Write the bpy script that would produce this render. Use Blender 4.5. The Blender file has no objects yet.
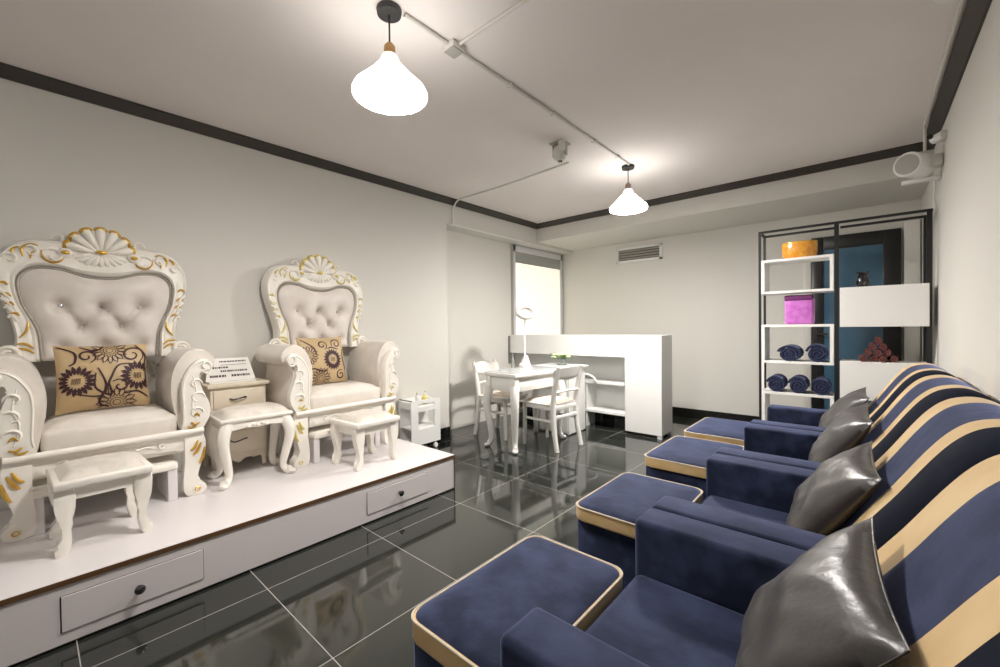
import bpy, bmesh, math, random
from mathutils import Vector, Matrix, Euler, Quaternion
random.seed(7)
PI = math.pi
S = bpy.context.scene
COL = S.collection

# ------------------------------------------------------------------ camera
cam_d = bpy.data.cameras.new('camera')
cam = bpy.data.objects.new('camera', cam_d)
COL.objects.link(cam)
S.camera = cam
YAW, PITCH, ROLL = math.radians(41.87009673), math.radians(-0.74432917), math.radians(-0.6918486)
fwd = Vector((-math.sin(YAW) * math.cos(PITCH), math.cos(YAW) * math.cos(PITCH), math.sin(PITCH)))
rgt = Vector((math.cos(YAW), math.sin(YAW), 0))
upv = rgt.cross(fwd)
r2 = rgt * math.cos(ROLL) + upv * math.sin(ROLL)
u2 = upv * math.cos(ROLL) - rgt * math.sin(ROLL)
m = Matrix((r2, u2, -fwd)).transposed().to_4x4()
m.translation = Vector((0, 0, 1.2))
cam.matrix_world = m
cam_d.sensor_width = 36.0
cam_d.lens = 417.897 * 36.0 / 1000.0
cam_d.shift_x = 0.00845
cam_d.shift_y = -0.00113
cam_d.clip_start = 0.02

# ------------------------------------------------------------------ world, exposure, view
W = bpy.data.worlds.new('world')
S.world = W
W.use_nodes = True
W.node_tree.nodes['Background'].inputs[0].default_value = (0.75, 0.85, 1.0, 1)
W.node_tree.nodes['Background'].inputs[1].default_value = 0.6
S.view_settings.view_transform = 'Standard'
S.view_settings.look = 'None'
S.view_settings.exposure = 0.5
S.view_settings.gamma = 1.0
S.view_settings.use_curve_mapping = False
LAMP_GLOW = (125.0, 270.0)      # radiance of the lit diffusers
REAR_GLOW = 12.0
SHADE_GLOW = (7.0, 8.0, 20.0)
LAMP_COLOR = (1.0, 0.955, 0.90)
S.cycles.max_bounces = 10
S.cycles.diffuse_bounces = 6
S.cycles.sample_clamp_indirect = 6.0
S.cycles.caustics_reflective = False
S.cycles.caustics_refractive = False

# ------------------------------------------------------------------ materials
def mat(name, col, rough=0.5, metal=0.0, spec=0.5, sheen=0.0, emit=None, emit_s=0.0, noise=None, bump=None, coat=0.0, ior=None,
        trans=0.0, sheen_tint=None):
    m = bpy.data.materials.new(name)
    m.use_nodes = True
    nt = m.node_tree
    b = nt.nodes['Principled BSDF']
    b.inputs['Base Color'].default_value = (*col, 1)
    b.inputs['Roughness'].default_value = rough
    b.inputs['Metallic'].default_value = metal
    b.inputs['Specular IOR Level'].default_value = spec
    b.inputs['Sheen Weight'].default_value = sheen
    if sheen_tint: b.inputs['Sheen Tint'].default_value = (*sheen_tint, 1)
    b.inputs['Coat Weight'].default_value = coat
    b.inputs['Transmission Weight'].default_value = trans
    if ior: b.inputs['IOR'].default_value = ior
    if emit:
        b.inputs['Emission Color'].default_value = (*emit, 1)
        b.inputs['Emission Strength'].default_value = emit_s
    tc = nt.nodes.new('ShaderNodeTexCoord')
    if noise:                                   # (scale, colour2, low, high)
        n = nt.nodes.new('ShaderNodeTexNoise')
        n.inputs['Scale'].default_value = noise[0]
        n.inputs['Detail'].default_value = 5
        nt.links.new(tc.outputs['Object'], n.inputs['Vector'])
        r = nt.nodes.new('ShaderNodeMapRange')
        r.inputs[1].default_value = noise[2]; r.inputs[2].default_value = noise[3]
        nt.links.new(n.outputs['Fac'], r.inputs[0])
        mx = nt.nodes.new('ShaderNodeMix'); mx.data_type = 'RGBA'
        mx.inputs[6].default_value = (*col, 1); mx.inputs[7].default_value = (*noise[1], 1)
        nt.links.new(r.outputs[0], mx.inputs[0])
        nt.links.new(mx.outputs[2], b.inputs['Base Color'])
    if bump:                                    # (scale, strength, distance)
        n2 = nt.nodes.new('ShaderNodeTexNoise')
        n2.inputs['Scale'].default_value = bump[0]
        n2.inputs['Detail'].default_value = 4
        nt.links.new(tc.outputs['Object'], n2.inputs['Vector'])
        bp = nt.nodes.new('ShaderNodeBump')
        bp.inputs['Strength'].default_value = bump[1]
        bp.inputs['Distance'].default_value = bump[2]
        nt.links.new(n2.outputs['Fac'], bp.inputs['Height'])
        nt.links.new(bp.outputs[0], b.inputs['Normal'])
    return m

M = {}
M['wall'] = mat('wall_paint', (0.70, 0.685, 0.645), 0.85, spec=0.2, bump=(160, 0.05, 0.001))
M['ceiling'] = mat('ceiling_paint', (0.82, 0.775, 0.755), 0.9, spec=0.15, noise=(1.3, (0.79, 0.745, 0.725), 0.35, 0.65))
M['crown'] = mat('crown_paint', (0.045, 0.038, 0.032), 0.55)
M['skirting'] = mat('skirting_tile', (0.014, 0.014, 0.013), 0.12)
M['laminate'] = mat('white_laminate', (0.75, 0.72, 0.73), 0.32)
M['front'] = mat('laminate_front', (0.74, 0.69, 0.70), 0.35)
M['edge'] = mat('brown_edge_band', (0.11, 0.055, 0.022), 0.45)
M['gap'] = mat('dark_gap', (0.05, 0.03, 0.025), 0.8)
M['lacquer'] = mat('white_lacquer', (0.84, 0.83, 0.80), 0.3, bump=(30, 0.03, 0.002))
M['counter'] = mat('counter_white', (0.80, 0.80, 0.785), 0.35)
M['ivory'] = mat('ivory_carved_wood', (0.86, 0.825, 0.76), 0.38, bump=(60, 0.12, 0.002))
M['cream_wood'] = mat('cream_cabinet_wood', (0.80, 0.72, 0.60), 0.42, noise=(9, (0.77, 0.68, 0.55), 0.4, 0.7))
M['gold'] = mat('gold_paint', (0.72, 0.44, 0.08), 0.32, metal=0.6)
M['gold_pale'] = mat('pale_gold_paint', (0.74, 0.60, 0.17), 0.35, metal=0.5)
M['fabric'] = mat('ivory_upholstery', (0.68, 0.625, 0.56), 0.55, sheen=0.35, noise=(7, (0.76, 0.71, 0.65), 0.4, 0.65), bump=(14, 0.12, 0.01))
M['satin_panel'] = mat('satin_back_panel', (0.66, 0.605, 0.56), 0.40, sheen=0.4, noise=(6, (0.74, 0.69, 0.65), 0.4, 0.65), bump=(10, 0.1, 0.01))
M['stud'] = mat('stud_trim', (0.42, 0.38, 0.34), 0.4, metal=0.3, bump=(150, 0.6, 0.004))
M['crystal'] = mat('crystal_button', (0.8, 0.78, 0.78), 0.1, metal=0.5)
M['pil_gold'] = mat('gold_cushion_satin', (0.50, 0.355, 0.18), 0.45, sheen=0.3, noise=(5, (0.57, 0.42, 0.235), 0.4, 0.7))
M['pil_dark'] = mat('cushion_dark_print', (0.045, 0.012, 0.016), 0.6)
M['navy'] = mat('navy_velvet', (0.006, 0.010, 0.026), 0.8, spec=0.15, sheen=0.5, sheen_tint=(0.42, 0.50, 0.90), noise=(8, (0.027, 0.036, 0.078), 0.42, 0.64), bump=(16, 0.3, 0.008))
M['navy_dark'] = mat('dark_navy_velvet', (0.004, 0.006, 0.014), 0.8, spec=0.1, sheen=0.02, sheen_tint=(0.5, 0.6, 1.0), noise=(7, (0.010, 0.013, 0.026), 0.4, 0.68))
M['cream_velvet'] = mat('cream_velvet', (0.62, 0.42, 0.185), 0.7, sheen=0.3, noise=(8, (0.69, 0.50, 0.25), 0.4, 0.68), bump=(18, 0.15, 0.005))
M['piping'] = mat('pale_piping', (0.66, 0.58, 0.46), 0.6)
M['satin'] = mat('grey_satin', (0.034, 0.030, 0.029), 0.36, spec=0.8, sheen=0.08, bump=(11, 0.4, 0.016))
M['black_metal'] = mat('black_metal', (0.012, 0.012, 0.012), 0.4)
M['shelf_white'] = mat('shelf_white', (0.85, 0.84, 0.82), 0.4)
M['amber'] = mat('amber_glass', (0.75, 0.27, 0.02), 0.25, emit=None, noise=(30, (0.85, 0.45, 0.06), 0.4, 0.65), coat=0.5)
M['purple'] = mat('purple_terry', (0.46, 0.10, 0.46), 0.9, sheen=0.5, noise=(20, (0.56, 0.18, 0.56), 0.35, 0.65), bump=(60, 0.6, 0.006))
M['purple_dark'] = mat('dark_purple_lining', (0.15, 0.03, 0.13), 0.9)
M['towel'] = mat('navy_towel', (0.012, 0.017, 0.052), 0.95, sheen=0.25, sheen_tint=(0.5, 0.6, 1.0), bump=(120, 0.5, 0.004))
M['cloth'] = mat('maroon_washcloth', (0.12, 0.035, 0.03), 0.95, noise=(12, (0.2, 0.06, 0.055), 0.4, 0.65), bump=(120, 0.5, 0.004))
M['vase_dark'] = mat('dark_ceramic', (0.014, 0.014, 0.016), 0.2, noise=(28, (0.12, 0.12, 0.12), 0.58, 0.62))
M['door_black'] = mat('door_black_frame', (0.013, 0.013, 0.013), 0.35)
M['door_glass'] = mat('blue_lit_pane', (0.060, 0.135, 0.21), 0.08, spec=0.8, noise=(1.6, (0.085, 0.18, 0.27), 0.4, 0.6))  # blue light of the space beyond is painted into the pane colour
M['alu'] = mat('white_aluminium', (0.66, 0.66, 0.68), 0.4)
M['alu_dark'] = mat('dark_window_seal', (0.12, 0.12, 0.13), 0.5)
M['blind'] = mat('grey_roller_blind', (0.36, 0.37, 0.35), 0.8)
M['lit_glass'] = mat('frosted_lit_glass', (0.8, 0.78, 0.7), 0.5, emit=(1.0, 0.94, 0.78), emit_s=0.5)
M['grey_strip'] = mat('grey_strip', (0.17, 0.165, 0.15), 0.5)
M['lamp_black'] = mat('lamp_black', (0.02, 0.02, 0.021), 0.45)
M['lamp_wood'] = mat('lamp_wood', (0.48, 0.27, 0.10), 0.5)
M['lamp_copper'] = mat('lamp_bronze', (0.25, 0.17, 0.13), 0.45)
M['shade'] = mat('opal_shade', (0.85, 0.84, 0.82), 0.35, emit=(1.0, 0.95, 0.88), emit_s=0.55)
M['plastic'] = mat('white_plastic', (0.68, 0.66, 0.62), 0.45)
M['plastic_bright'] = mat('bright_white_plastic', (0.84, 0.84, 0.83), 0.35)
M['lens'] = mat('dark_lens', (0.02, 0.02, 0.02), 0.15)
M['grille'] = mat('grey_grille', (0.40, 0.39, 0.36), 0.6)
M['vent_dark'] = mat('vent_dark', (0.10, 0.095, 0.085), 0.7)
M['vent_slat'] = mat('vent_slat', (0.33, 0.31, 0.28), 0.6)
M['leaf'] = mat('leaf_green', (0.10, 0.20, 0.04), 0.5)
M['petal'] = mat('pale_petals', (0.75, 0.82, 0.50), 0.6)
M['glass'] = mat('clear_glass', (0.80, 0.85, 0.84), 0.05, trans=0.85, ior=1.3)
M['glass_top'] = mat('table_glass', (0.50, 0.53, 0.54), 0.06, spec=0.7)
M['chrome'] = mat('dark_chrome', (0.12, 0.11, 0.11), 0.2, metal=0.8)
M['pad'] = mat('seat_pad_cream', (0.75, 0.66, 0.58), 0.8)
M['ink'] = mat('printed_ink', (0.06, 0.03, 0.03), 0.7)
M['card'] = mat('white_card', (0.86, 0.84, 0.80), 0.4)
M['yellow'] = mat('yellow_bottle', (0.75, 0.65, 0.25), 0.4)
M['cushion_pale'] = mat('pale_brocade', (0.72, 0.67, 0.60), 0.5, sheen=0.3, noise=(16, (0.62, 0.575, 0.51), 0.45, 0.6), bump=(16, 0.1, 0.01))

def floor_material():
    m = bpy.data.materials.new('black_polished_tile')
    m.use_nodes = True
    nt = m.node_tree; b = nt.nodes['Principled BSDF']
    tc = nt.nodes.new('ShaderNodeTexCoord')
    sx = nt.nodes.new('ShaderNodeSeparateXYZ')
    nt.links.new(tc.outputs['Object'], sx.inputs[0])
    def mth(op, a, v=None, c=None):
        n = nt.nodes.new('ShaderNodeMath'); n.operation = op
        for i, q in enumerate((a, v, c)):
            if q is None: continue
            if isinstance(q, (int, float)): n.inputs[i].default_value = q
            else: nt.links.new(q, n.inputs[i])
        return n.outputs[0]
    T, G = 0.615, 0.0018
    lines = []; cells = []
    for out, off in ((sx.outputs[0], 2.062), (sx.outputs[1], -0.727)):
        t = mth('DIVIDE', mth('ADD', out, off), T)
        f = mth('FRACT', t)
        d = mth('MINIMUM', f, mth('SUBTRACT', 1.0, f))
        lines.append(mth('LESS_THAN', d, G / T))
        cells.append(mth('FLOOR', t))
    g = mth('MAXIMUM', *lines)
    wn = nt.nodes.new('ShaderNodeTexWhiteNoise')
    cx = nt.nodes.new('ShaderNodeCombineXYZ')
    nt.links.new(cells[0], cx.inputs[0]); nt.links.new(cells[1], cx.inputs[1])
    nt.links.new(cx.outputs[0], wn.inputs['Vector'])
    base = nt.nodes.new('ShaderNodeMix'); base.data_type = 'RGBA'
    base.inputs[6].default_value = (0.019, 0.022, 0.019, 1); base.inputs[7].default_value = (0.025, 0.028, 0.024, 1)
    nt.links.new(wn.outputs['Value'], base.inputs[0])
    mx = nt.nodes.new('ShaderNodeMix'); mx.data_type = 'RGBA'
    mx.inputs[7].default_value = (0.34, 0.33, 0.30, 1)
    nt.links.new(base.outputs[2], mx.inputs[6]); nt.links.new(g, mx.inputs[0])
    nt.links.new(mx.outputs[2], b.inputs['Base Color'])
    rg = mth('MULTIPLY_ADD', g, 0.5, 0.06)
    nt.links.new(rg, b.inputs['Roughness'])
    b.inputs['IOR'].default_value = 1.7
    return m
M['floor'] = floor_material()

# ------------------------------------------------------------------ mesh helpers
class MB:
    def __init__(self):
        self.v = []; self.f = []; self.mi = []
    def raw(self, verts, faces, mi=0):
        o = len(self.v)
        self.v += [tuple(p) for p in verts]
        for k, f in enumerate(faces):
            self.f.append([i + o for i in f])
            self.mi.append(mi[k] if isinstance(mi, (list, tuple)) else mi)
        return self
    def bm(self, b, mi=0, fix=True):
        if fix: bmesh.ops.recalc_face_normals(b, faces=b.faces[:])
        b.verts.index_update()
        self.raw([v.co[:] for v in b.verts], [[v.index for v in f.verts] for f in b.faces], mi)
        b.free()
        return self
    def box(self, x0, x1, y0, y1, z0, z1, mi=0, bev=0.0, seg=2, rot=None, piv=None):
        b = bmesh.new()
        bmesh.ops.create_cube(b, size=1.0)
        for v in b.verts:
            v.co = Vector(((x0 + x1) / 2 + v.co.x * (x1 - x0), (y0 + y1) / 2 + v.co.y * (y1 - y0), (z0 + z1) / 2 + v.co.z * (z1 - z0)))
        if bev > 0:
            bmesh.ops.bevel(b, geom=b.edges[:], offset=bev, segments=seg, profile=0.5, affect='EDGES')
        if rot:
            p = Vector(piv) if piv else Vector(((x0 + x1) / 2, (y0 + y1) / 2, (z0 + z1) / 2))
            R = Euler(rot).to_matrix()
            for v in b.verts: v.co = R @ (v.co - p) + p
        return self.bm(b, mi)
    def tube(self, pts, r, n=8, mi=0, closed=False, flat=None, square=False):
        pts = [Vector(p) for p in pts]; N = len(pts)
        rs = r if isinstance(r, (list, tuple)) else [r] * N
        vs = []; fs = []
        t0 = None; nrm = None
        for i, p in enumerate(pts):
            if closed: t = (pts[(i + 1) % N] - pts[i - 1]).normalized()
            else: t = (pts[min(i + 1, N - 1)] - pts[max(i - 1, 0)]).normalized()
            if nrm is None:
                a = Vector((0, 0, 1)) if abs(t.z) < 0.9 else Vector((1, 0, 0))
                nrm = (a - t * a.dot(t)).normalized()
            else:
                nrm = (nrm - t * nrm.dot(t))
                nrm = nrm.normalized() if nrm.length > 1e-6 else t.orthogonal().normalized()
            bn = t.cross(nrm)
            for k in range(n):
                an = 2 * PI * k / n + (PI / 4 if square else 0)
                vs.append(p + (nrm * math.cos(an) + bn * math.sin(an)) * rs[i])
        L = N if closed else N - 1
        for i in range(L):
            j = (i + 1) % N
            for k in range(n):
                k2 = (k + 1) % n
                fs.append([i * n + k, j * n + k, j * n + k2, i * n + k2])
        if not closed:
            fs.append(list(range(n))); fs.append([(N - 1) * n + k for k in range(n)][::-1])
        b = bmesh.new()
        bv = [b.verts.new(v) for v in vs]
        for f in fs:
            try: b.faces.new([bv[i] for i in f])
            except ValueError: pass
        return self.bm(b, mi)
    def lathe(self, prof, c=(0, 0, 0), n=24, mi=0, axis='z', rot=None):
        vs = []; fs = []
        for (r, z) in prof:
            for k in range(n):
                a = 2 * PI * k / n
                vs.append(Vector((r * math.cos(a), r * math.sin(a), z)))
        for i in range(len(prof) - 1):
            for k in range(n):
                k2 = (k + 1) % n
                fs.append([i * n + k, i * n + k2, (i + 1) * n + k2, (i + 1) * n + k])
        if prof[0][0] > 1e-5: fs.append(list(range(n))[::-1])
        if prof[-1][0] > 1e-5: fs.append([(len(prof) - 1) * n + k for k in range(n)])
        R = Matrix.Identity(3)
        if axis == 'x': R = Matrix.Rotation(PI / 2, 3, 'Y')
        if axis == 'y': R = Matrix.Rotation(-PI / 2, 3, 'X')
        if rot: R = Euler(rot).to_matrix() @ R
        b = bmesh.new()
        bv = [b.verts.new(R @ v + Vector(c)) for v in vs]
        for f in fs:
            try: b.faces.new([bv[i] for i in f])
            except ValueError: pass
        bmesh.ops.remove_doubles(b, verts=b.verts[:], dist=1e-6)
        return self.bm(b, mi)
    def ell(self, c, r, rot=None, mi=0, u=12, v=8):
        b = bmesh.new()
        bmesh.ops.create_uvsphere(b, u_segments=u, v_segments=v, radius=1.0)
        R = Euler(rot).to_matrix() if rot else Matrix.Identity(3)
        for w in b.verts:
            w.co = R @ Vector((w.co.x * r[0], w.co.y * r[1], w.co.z * r[2])) + Vector(c)
        return self.bm(b, mi)
    def prism(self, pts, fn, d0, d1, bev=0.0, seg=2, mi=0):
        """outline pts [(a,b)], fn(a,b,d) -> xyz, from depth d0 to d1; both faces' rims bevelled"""
        b = bmesh.new()
        A = [b.verts.new(fn(p[0], p[1], d0)) for p in pts]
        B = [b.verts.new(fn(p[0], p[1], d1)) for p in pts]
        fa = b.faces.new(A); fb = b.faces.new(B[::-1])
        n = len(pts)
        for i in range(n):
            j = (i + 1) % n
            b.faces.new([A[i], B[i], B[j], A[j]])
        if bev > 0:
            ed = list(fa.edges) + list(fb.edges)
            bmesh.ops.bevel(b, geom=ed, offset=bev, segments=seg, profile=0.5, affect='EDGES', clamp_overlap=True)
        return self.bm(b, mi)
    def grid(self, fn, nu, nv, mi=0, mifn=None, closed_u=False, closed_v=False):
        U = nu if closed_u else nu + 1; V = nv if closed_v else nv + 1
        vs = [fn(i / nu, j / nv) for i in range(U) for j in range(V)]
        fs = []; ms = []
        for i in range(nu):
            for j in range(nv):
                i2 = (i + 1) % U; j2 = (j + 1) % V
                fs.append([i * V + j, i2 * V + j, i2 * V + j2, i * V + j2])
                ms.append(mifn((i + .5) / nu, (j + .5) / nv) if mifn else mi)
        return self.raw(vs, fs, ms)
    def build(self, name, mats, parent=None, smooth=35, recalc=False):
        me = bpy.data.meshes.new(name)
        me.from_pydata([tuple(p) for p in self.v], [], self.f)
        if not isinstance(mats, (list, tuple)): mats = [mats]
        for q in mats: me.materials.append(M[q] if isinstance(q, str) else q)
        me.polygons.foreach_set('material_index', self.mi)
        if recalc:
            b = bmesh.new(); b.from_mesh(me)
            bmesh.ops.remove_doubles(b, verts=b.verts[:], dist=1e-6)
            bmesh.ops.recalc_face_normals(b, faces=b.faces[:]); b.to_mesh(me); b.free()
        if smooth:
            me.polygons.foreach_set('use_smooth', [True] * len(me.polygons))
            me.set_sharp_from_angle(angle=math.radians(smooth))
        me.update()
        o = bpy.data.objects.new(name, me)
        COL.objects.link(o)
        if parent: o.parent = parent
        return o

def tag(o, label, cat, group=None, kind=None):
    o['label'] = label; o['category'] = cat
    if group: o['group'] = group
    if kind: o['kind'] = kind
    return o
def thing(name, label, cat, loc=(0, 0, 0), rz=0.0, group=None):
    o = bpy.data.objects.new(name, None)
    o.empty_display_size = 0.05
    COL.objects.link(o)
    o.location = loc; o.rotation_euler = (0, 0, rz)
    return tag(o, label, cat, group)
def struct(o):
    o['kind'] = 'structure'; return o
def copy_tree(o, parent=None):
    c = o.copy(); COL.objects.link(c)
    if parent: c.parent = parent
    for ch in list(o.children): copy_tree(ch, c)
    return c
def spline(pts, per=6, closed=False):
    P = [Vector(p) for p in pts]; n = len(P); out = []
    segs = n if closed else n - 1
    for i in range(segs):
        if closed: a, b, c, d = P[i - 1], P[i], P[(i + 1) % n], P[(i + 2) % n]
        else: a, b, c, d = P[max(i - 1, 0)], P[i], P[i + 1], P[min(i + 2, n - 1)]
        for k in range(per):
            t = k / per
            out.append(0.5 * ((2 * b) + (c - a) * t + (2 * a - 5 * b + 4 * c - d) * t * t + (3 * b - a - 3 * c + d) * t ** 3))
    if not closed: out.append(P[-1])
    return out
def resample(pts, n):
    P = [Vector(p) for p in pts]
    L = [0]
    for i in range(1, len(P)): L.append(L[-1] + (P[i] - P[i - 1]).length)
    out = []; k = 0
    for i in range(n):
        s = L[-1] * i / (n - 1)
        while k < len(P) - 2 and L[k + 1] < s: k += 1
        t = (s - L[k]) / max(L[k + 1] - L[k], 1e-9)
        out.append(P[k].lerp(P[k + 1], min(max(t, 0), 1)))
    return out
def taper(n, r, a=0.35):
    return [r * (a + (1 - a) * math.sin(PI * i / (n - 1))) for i in range(n)]

# ------------------------------------------------------------------ the setting
XL, XR, XREC = -3.42, 0.398, -3.63
YB, YBEAM, YF, YSTEP = 5.74, 4.78, -3.0, 3.10
ZC, ZB, ZSOF = 2.61, 2.553, 2.335
struct(MB().box(-3.9, XR + 0.2, YF - 0.2, YB + 0.2, -0.1, 0.0).build('floor', 'floor', smooth=None))
struct(MB().box(-3.9, XR + 0.2, YF - 0.2, YB + 0.2, ZC, ZC + 0.1).build('ceiling', 'ceiling', smooth=None))
w = MB()
w.box(-3.9, XL, YF, YSTEP, 0, ZC)
w.box(-3.9, XREC, YSTEP, YB, 0, ZC)
w.box(XREC - .01, XL, YSTEP, YB, ZSOF, ZC)
struct(w.build('wall_left', 'wall', smooth=None))
w = MB()
w.box(-3.9, XR + .2, YB, YB + 0.2, 0, ZC)
w.box(XL, XR, YBEAM, YB + .01, ZSOF + 0.04, ZC)
struct(w.build('wall_back', 'wall', smooth=None))
struct(MB().box(XR, XR + 0.2, YF, YB, 0, ZC).build('wall_right', 'wall', smooth=None))
struct(MB().box(-3.9, XR + 0.2, YF - 0.2, YF, 0, ZC).build('wall_front', 'wall', smooth=None))
P = 0.065
def crown(name, a, b, inward):
    """sloped crown board running from a to b along the wall, leaning out to the ceiling"""
    w = MB()
    a = Vector(a); b = Vector(b); n = Vector(inward)
    prof = [(0.0, ZB), (0.012, ZB), (P, ZC - 0.014), (P, ZC), (0.0, ZC)]
    vs = []
    for p in (a, b):
        for q, (d, z) in enumerate(prof):
            e = (b - a).normalized()
            mit = d if p is a else -d
            vs.append(Vector((p.x, p.y, z)) + n * d + e * (mit))
    k = len(prof)
    fs = [[i, (i + 1) % k, (i + 1) % k + k, i + k] for i in range(k)] + [list(range(k)), list(range(k, 2 * k))[::-1]]
    w.raw(vs, fs)
    return struct(w.build(name, 'crown', smooth=None, recalc=True))
crown('trim_1', (XL, YF, 0), (XL, YBEAM, 0), (1, 0, 0))
crown('trim_2', (XL, YBEAM, 0), (XR, YBEAM, 0), (0, -1, 0))
crown('trim_3', (XR, YBEAM, 0), (XR, YF, 0), (-1, 0, 0))
crown('trim_4', (XR, YF, 0), (XL, YF, 0), (0, 1, 0))
struct(MB().box(XL, XL + 0.012, 2.115, YSTEP, 0.0, 0.11).build('baseboard_left', 'skirting', smooth=None))
struct(MB().box(XREC, XR, YB - 0.012, YB, 0.0, 0.11).build('baseboard_back', 'skirting', smooth=None))
struct(MB().box(XR - 0.012, XR, YF, YB - 0.012, 0.0, 0.11).build('baseboard_right', 'skirting', smooth=None))

# interior glazed panel in the recess of the left wall
w = MB()
y0, y1, zt, zb = 4.47, 5.725, 2.325, 0.0
for (a, b, c, d) in ((y0, y0 + .055, zb, zt), (y1 - .055, y1, zb, zt), (y0, y1, zt - .085, zt), (y0, y1, zb, zb + .1)):
    w.box(XREC, XREC + .035, a, b, c, d, 0, .004)
win = struct(w.build('window_1', 'alu'))
MB().box(XREC + .002, XREC + .012, y0 + .05, y1 - .05, zb + .1, zt - .08).build('pane', 'lit_glass', win, None)
MB().box(XREC + .013, XREC + .022, y0 + .055, y1 - .055, zt - .235, zt - .085).build('roller_blind', 'blind', win, None)
MB().box(XREC, XREC + .04, y0 - .012, y0, zb, zt + .005).box(XREC, XREC + .04, y0, y1, zt, zt + .008).build('seal', 'grille', win, None)

# black framed door in the back wall, seen through the shelf
dx0, dx1, dz = -0.44, 0.255, 2.115
d = MB()
yf = YB - 0.05
d.box(dx0, dx0 + .10, yf, YB, 0, dz, 0, .004)
d.box(dx1 - .13, dx1, yf, YB, 0, dz, 0, .004)
d.box(dx0 + .10, dx1 - .13, yf, YB, dz - .135, dz, 0, .004)
d.box(dx0 + .10, dx1 - .13, yf, YB, 0, .12, 0, .004)
door = struct(d.build('door_1', 'door_black'))
MB().box(dx0 + .09, dx1 - .12, YB - .035, YB - .02, .1, dz - .125).build('glass_pane', 'door_glass', door, None)
h = MB(); h.tube([(-.41, yf, 1.08), (-.41, yf - .045, 1.08), (-.30, yf - .045, 1.08)], .010)
h.box(-.425, -.395, yf - .006, yf, 1.02, 1.14)
h.build('door_handle', 'chrome', door)
struct(MB().box(dx0 - .075, dx0 - .005, YB - .03, YB, 0, dz + .02, 0, .004).build('trim_5', 'plastic'))
struct(MB().box(dx1 + .02, XR - .013, YB - .035, YB, 0, dz + .06, 0, .004).build('bright_wall_panel', 'lacquer'))  # white panel added over the back wall to brighten it beside the door

# ------------------------------------------------------------------ ceiling: pendants, conduit, devices
def pendant(y, label, sock, glow, sglow):
    t = thing('pendant_lamp', label, 'lamp', (-1.569, y, ZC), 0, 'pendant lamps')
    MB().lathe([(0, 0), (.052, 0), (.055, -.006), (.052, -.026), (.02, -.03), (0, -.03)], n=24).build('canopy', 'lamp_black', t)
    MB().tube([(0, 0, -.03), (0, 0, -.16)], .004, 8).build('cord', 'lamp_black', t)
    MB().lathe([(0, -.148), (.012, -.15), (.024, -.165), (.026, -.205), (.022, -.21), (0, -.21)], n=20).build('socket', sock, t)
    MB().lathe([(.020, -.203), (.034, -.206), (.042, -.225), (.055, -.25), (.068, -.265), (.060, -.265), (.048, -.25), (.030, -.222), (.020, -.215)], n=40).build('shade_neck', 'shade', t, 60)
    MB().lathe([(.066, -.262), (.085, -.285), (.125, -.325), (.153, -.352), (.163, -.372), (.161, -.385), (.155, -.388), (.150, -.38), (.146, -.35), (.12, -.33), (.08, -.29), (.060, -.266)], n=40).build('lamp_shade', mat('opal_glass_lit', (0.9, 0.9, 0.9), 0.4, emit=LAMP_COLOR, emit_s=sglow), t, 60)
    MB().lathe([(0, -.375), (.153, -.378), (.150, -.388), (.12, -.398), (.07, -.405), (0, -.408)], n=36).build('diffuser', mat('opal_diffuser', (0.9, 0.9, 0.9), 0.4, emit=LAMP_COLOR, emit_s=glow), t, 60)
    return t
pendant(1.098, 'white bell pendant lamp with wooden socket, hanging over the floor before the carved chairs', 'lamp_wood', LAMP_GLOW[0], SHADE_GLOW[0])
pendant(3.587, 'white bell pendant lamp with bronze socket, farther one near the back wall', 'lamp_copper', LAMP_GLOW[1], SHADE_GLOW[1])
pendant(-1.39, 'added white bell pendant lamp out of view behind the camera', 'lamp_wood', REAR_GLOW, SHADE_GLOW[2])  # unseen lamp added to light the rear of the room

xc = -1.535
c = MB().tube([(xc, 1.156, ZC - .011), (xc, 1.412, ZC - .011)], .009, 8)
tag(c.build('conduit', 'plastic'), 'short pale conduit between the near pendant lamp and the ceiling junction box', 'conduit')
c = MB().tube([(xc, 1.498, ZC - .011), (xc, 3.525, ZC - .011)], .009, 8)
for yy in (1.9, 2.35, 2.9, 3.3): c.box(xc - .018, xc + .018, yy - .010, yy + .010, ZC - .023, ZC - .0005, 0, .004)
tag(c.build('conduit', 'plastic'), 'thin pale conduit running along the ceiling toward the far pendant lamp', 'conduit')
c = MB(); c.tube([(xc + .043, 1.455, ZC - .012), (.31, 1.455, ZC - .012)], .009, 8)
tag(c.build('conduit', 'plastic'), 'pale conduit branching from the ceiling box toward the right wall', 'conduit')
c = MB(); c.tube(spline([(-1.9, 3.14, ZC - .008), (-2.6, 3.2, ZC - .008), (-3.2, 3.2, ZC - .01), (-3.33, 3.19, ZC - .02), (-3.385, 3.185, ZC - .07), (-3.405, 3.185, ZC - .12), (-3.408, 3.185, 2.345)], 6), .009, 8)
c.tube([(-3.408, 3.13, 2.335), (-3.408, 4.45, 2.335)], .008, 8)  # light line on the soffit's lower edge, built as a thin bright tube
tag(c.build('cable', 'plastic_bright'), 'thin white cable crossing the ceiling and dropping down the left wall', 'cable')
b = thing('junction_box', 'small square pale junction box on the ceiling where conduits meet', 'electrical box', (xc, 1.455, ZC))
MB().box(-.042, .042, -.042, .042, -.032, -.001, 0, .006).build('box_body', 'plastic', b)
MB().box(-.036, .036, -.036, .036, -.037, -.032, 0, .002).build('cover', 'grille', b)

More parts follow.
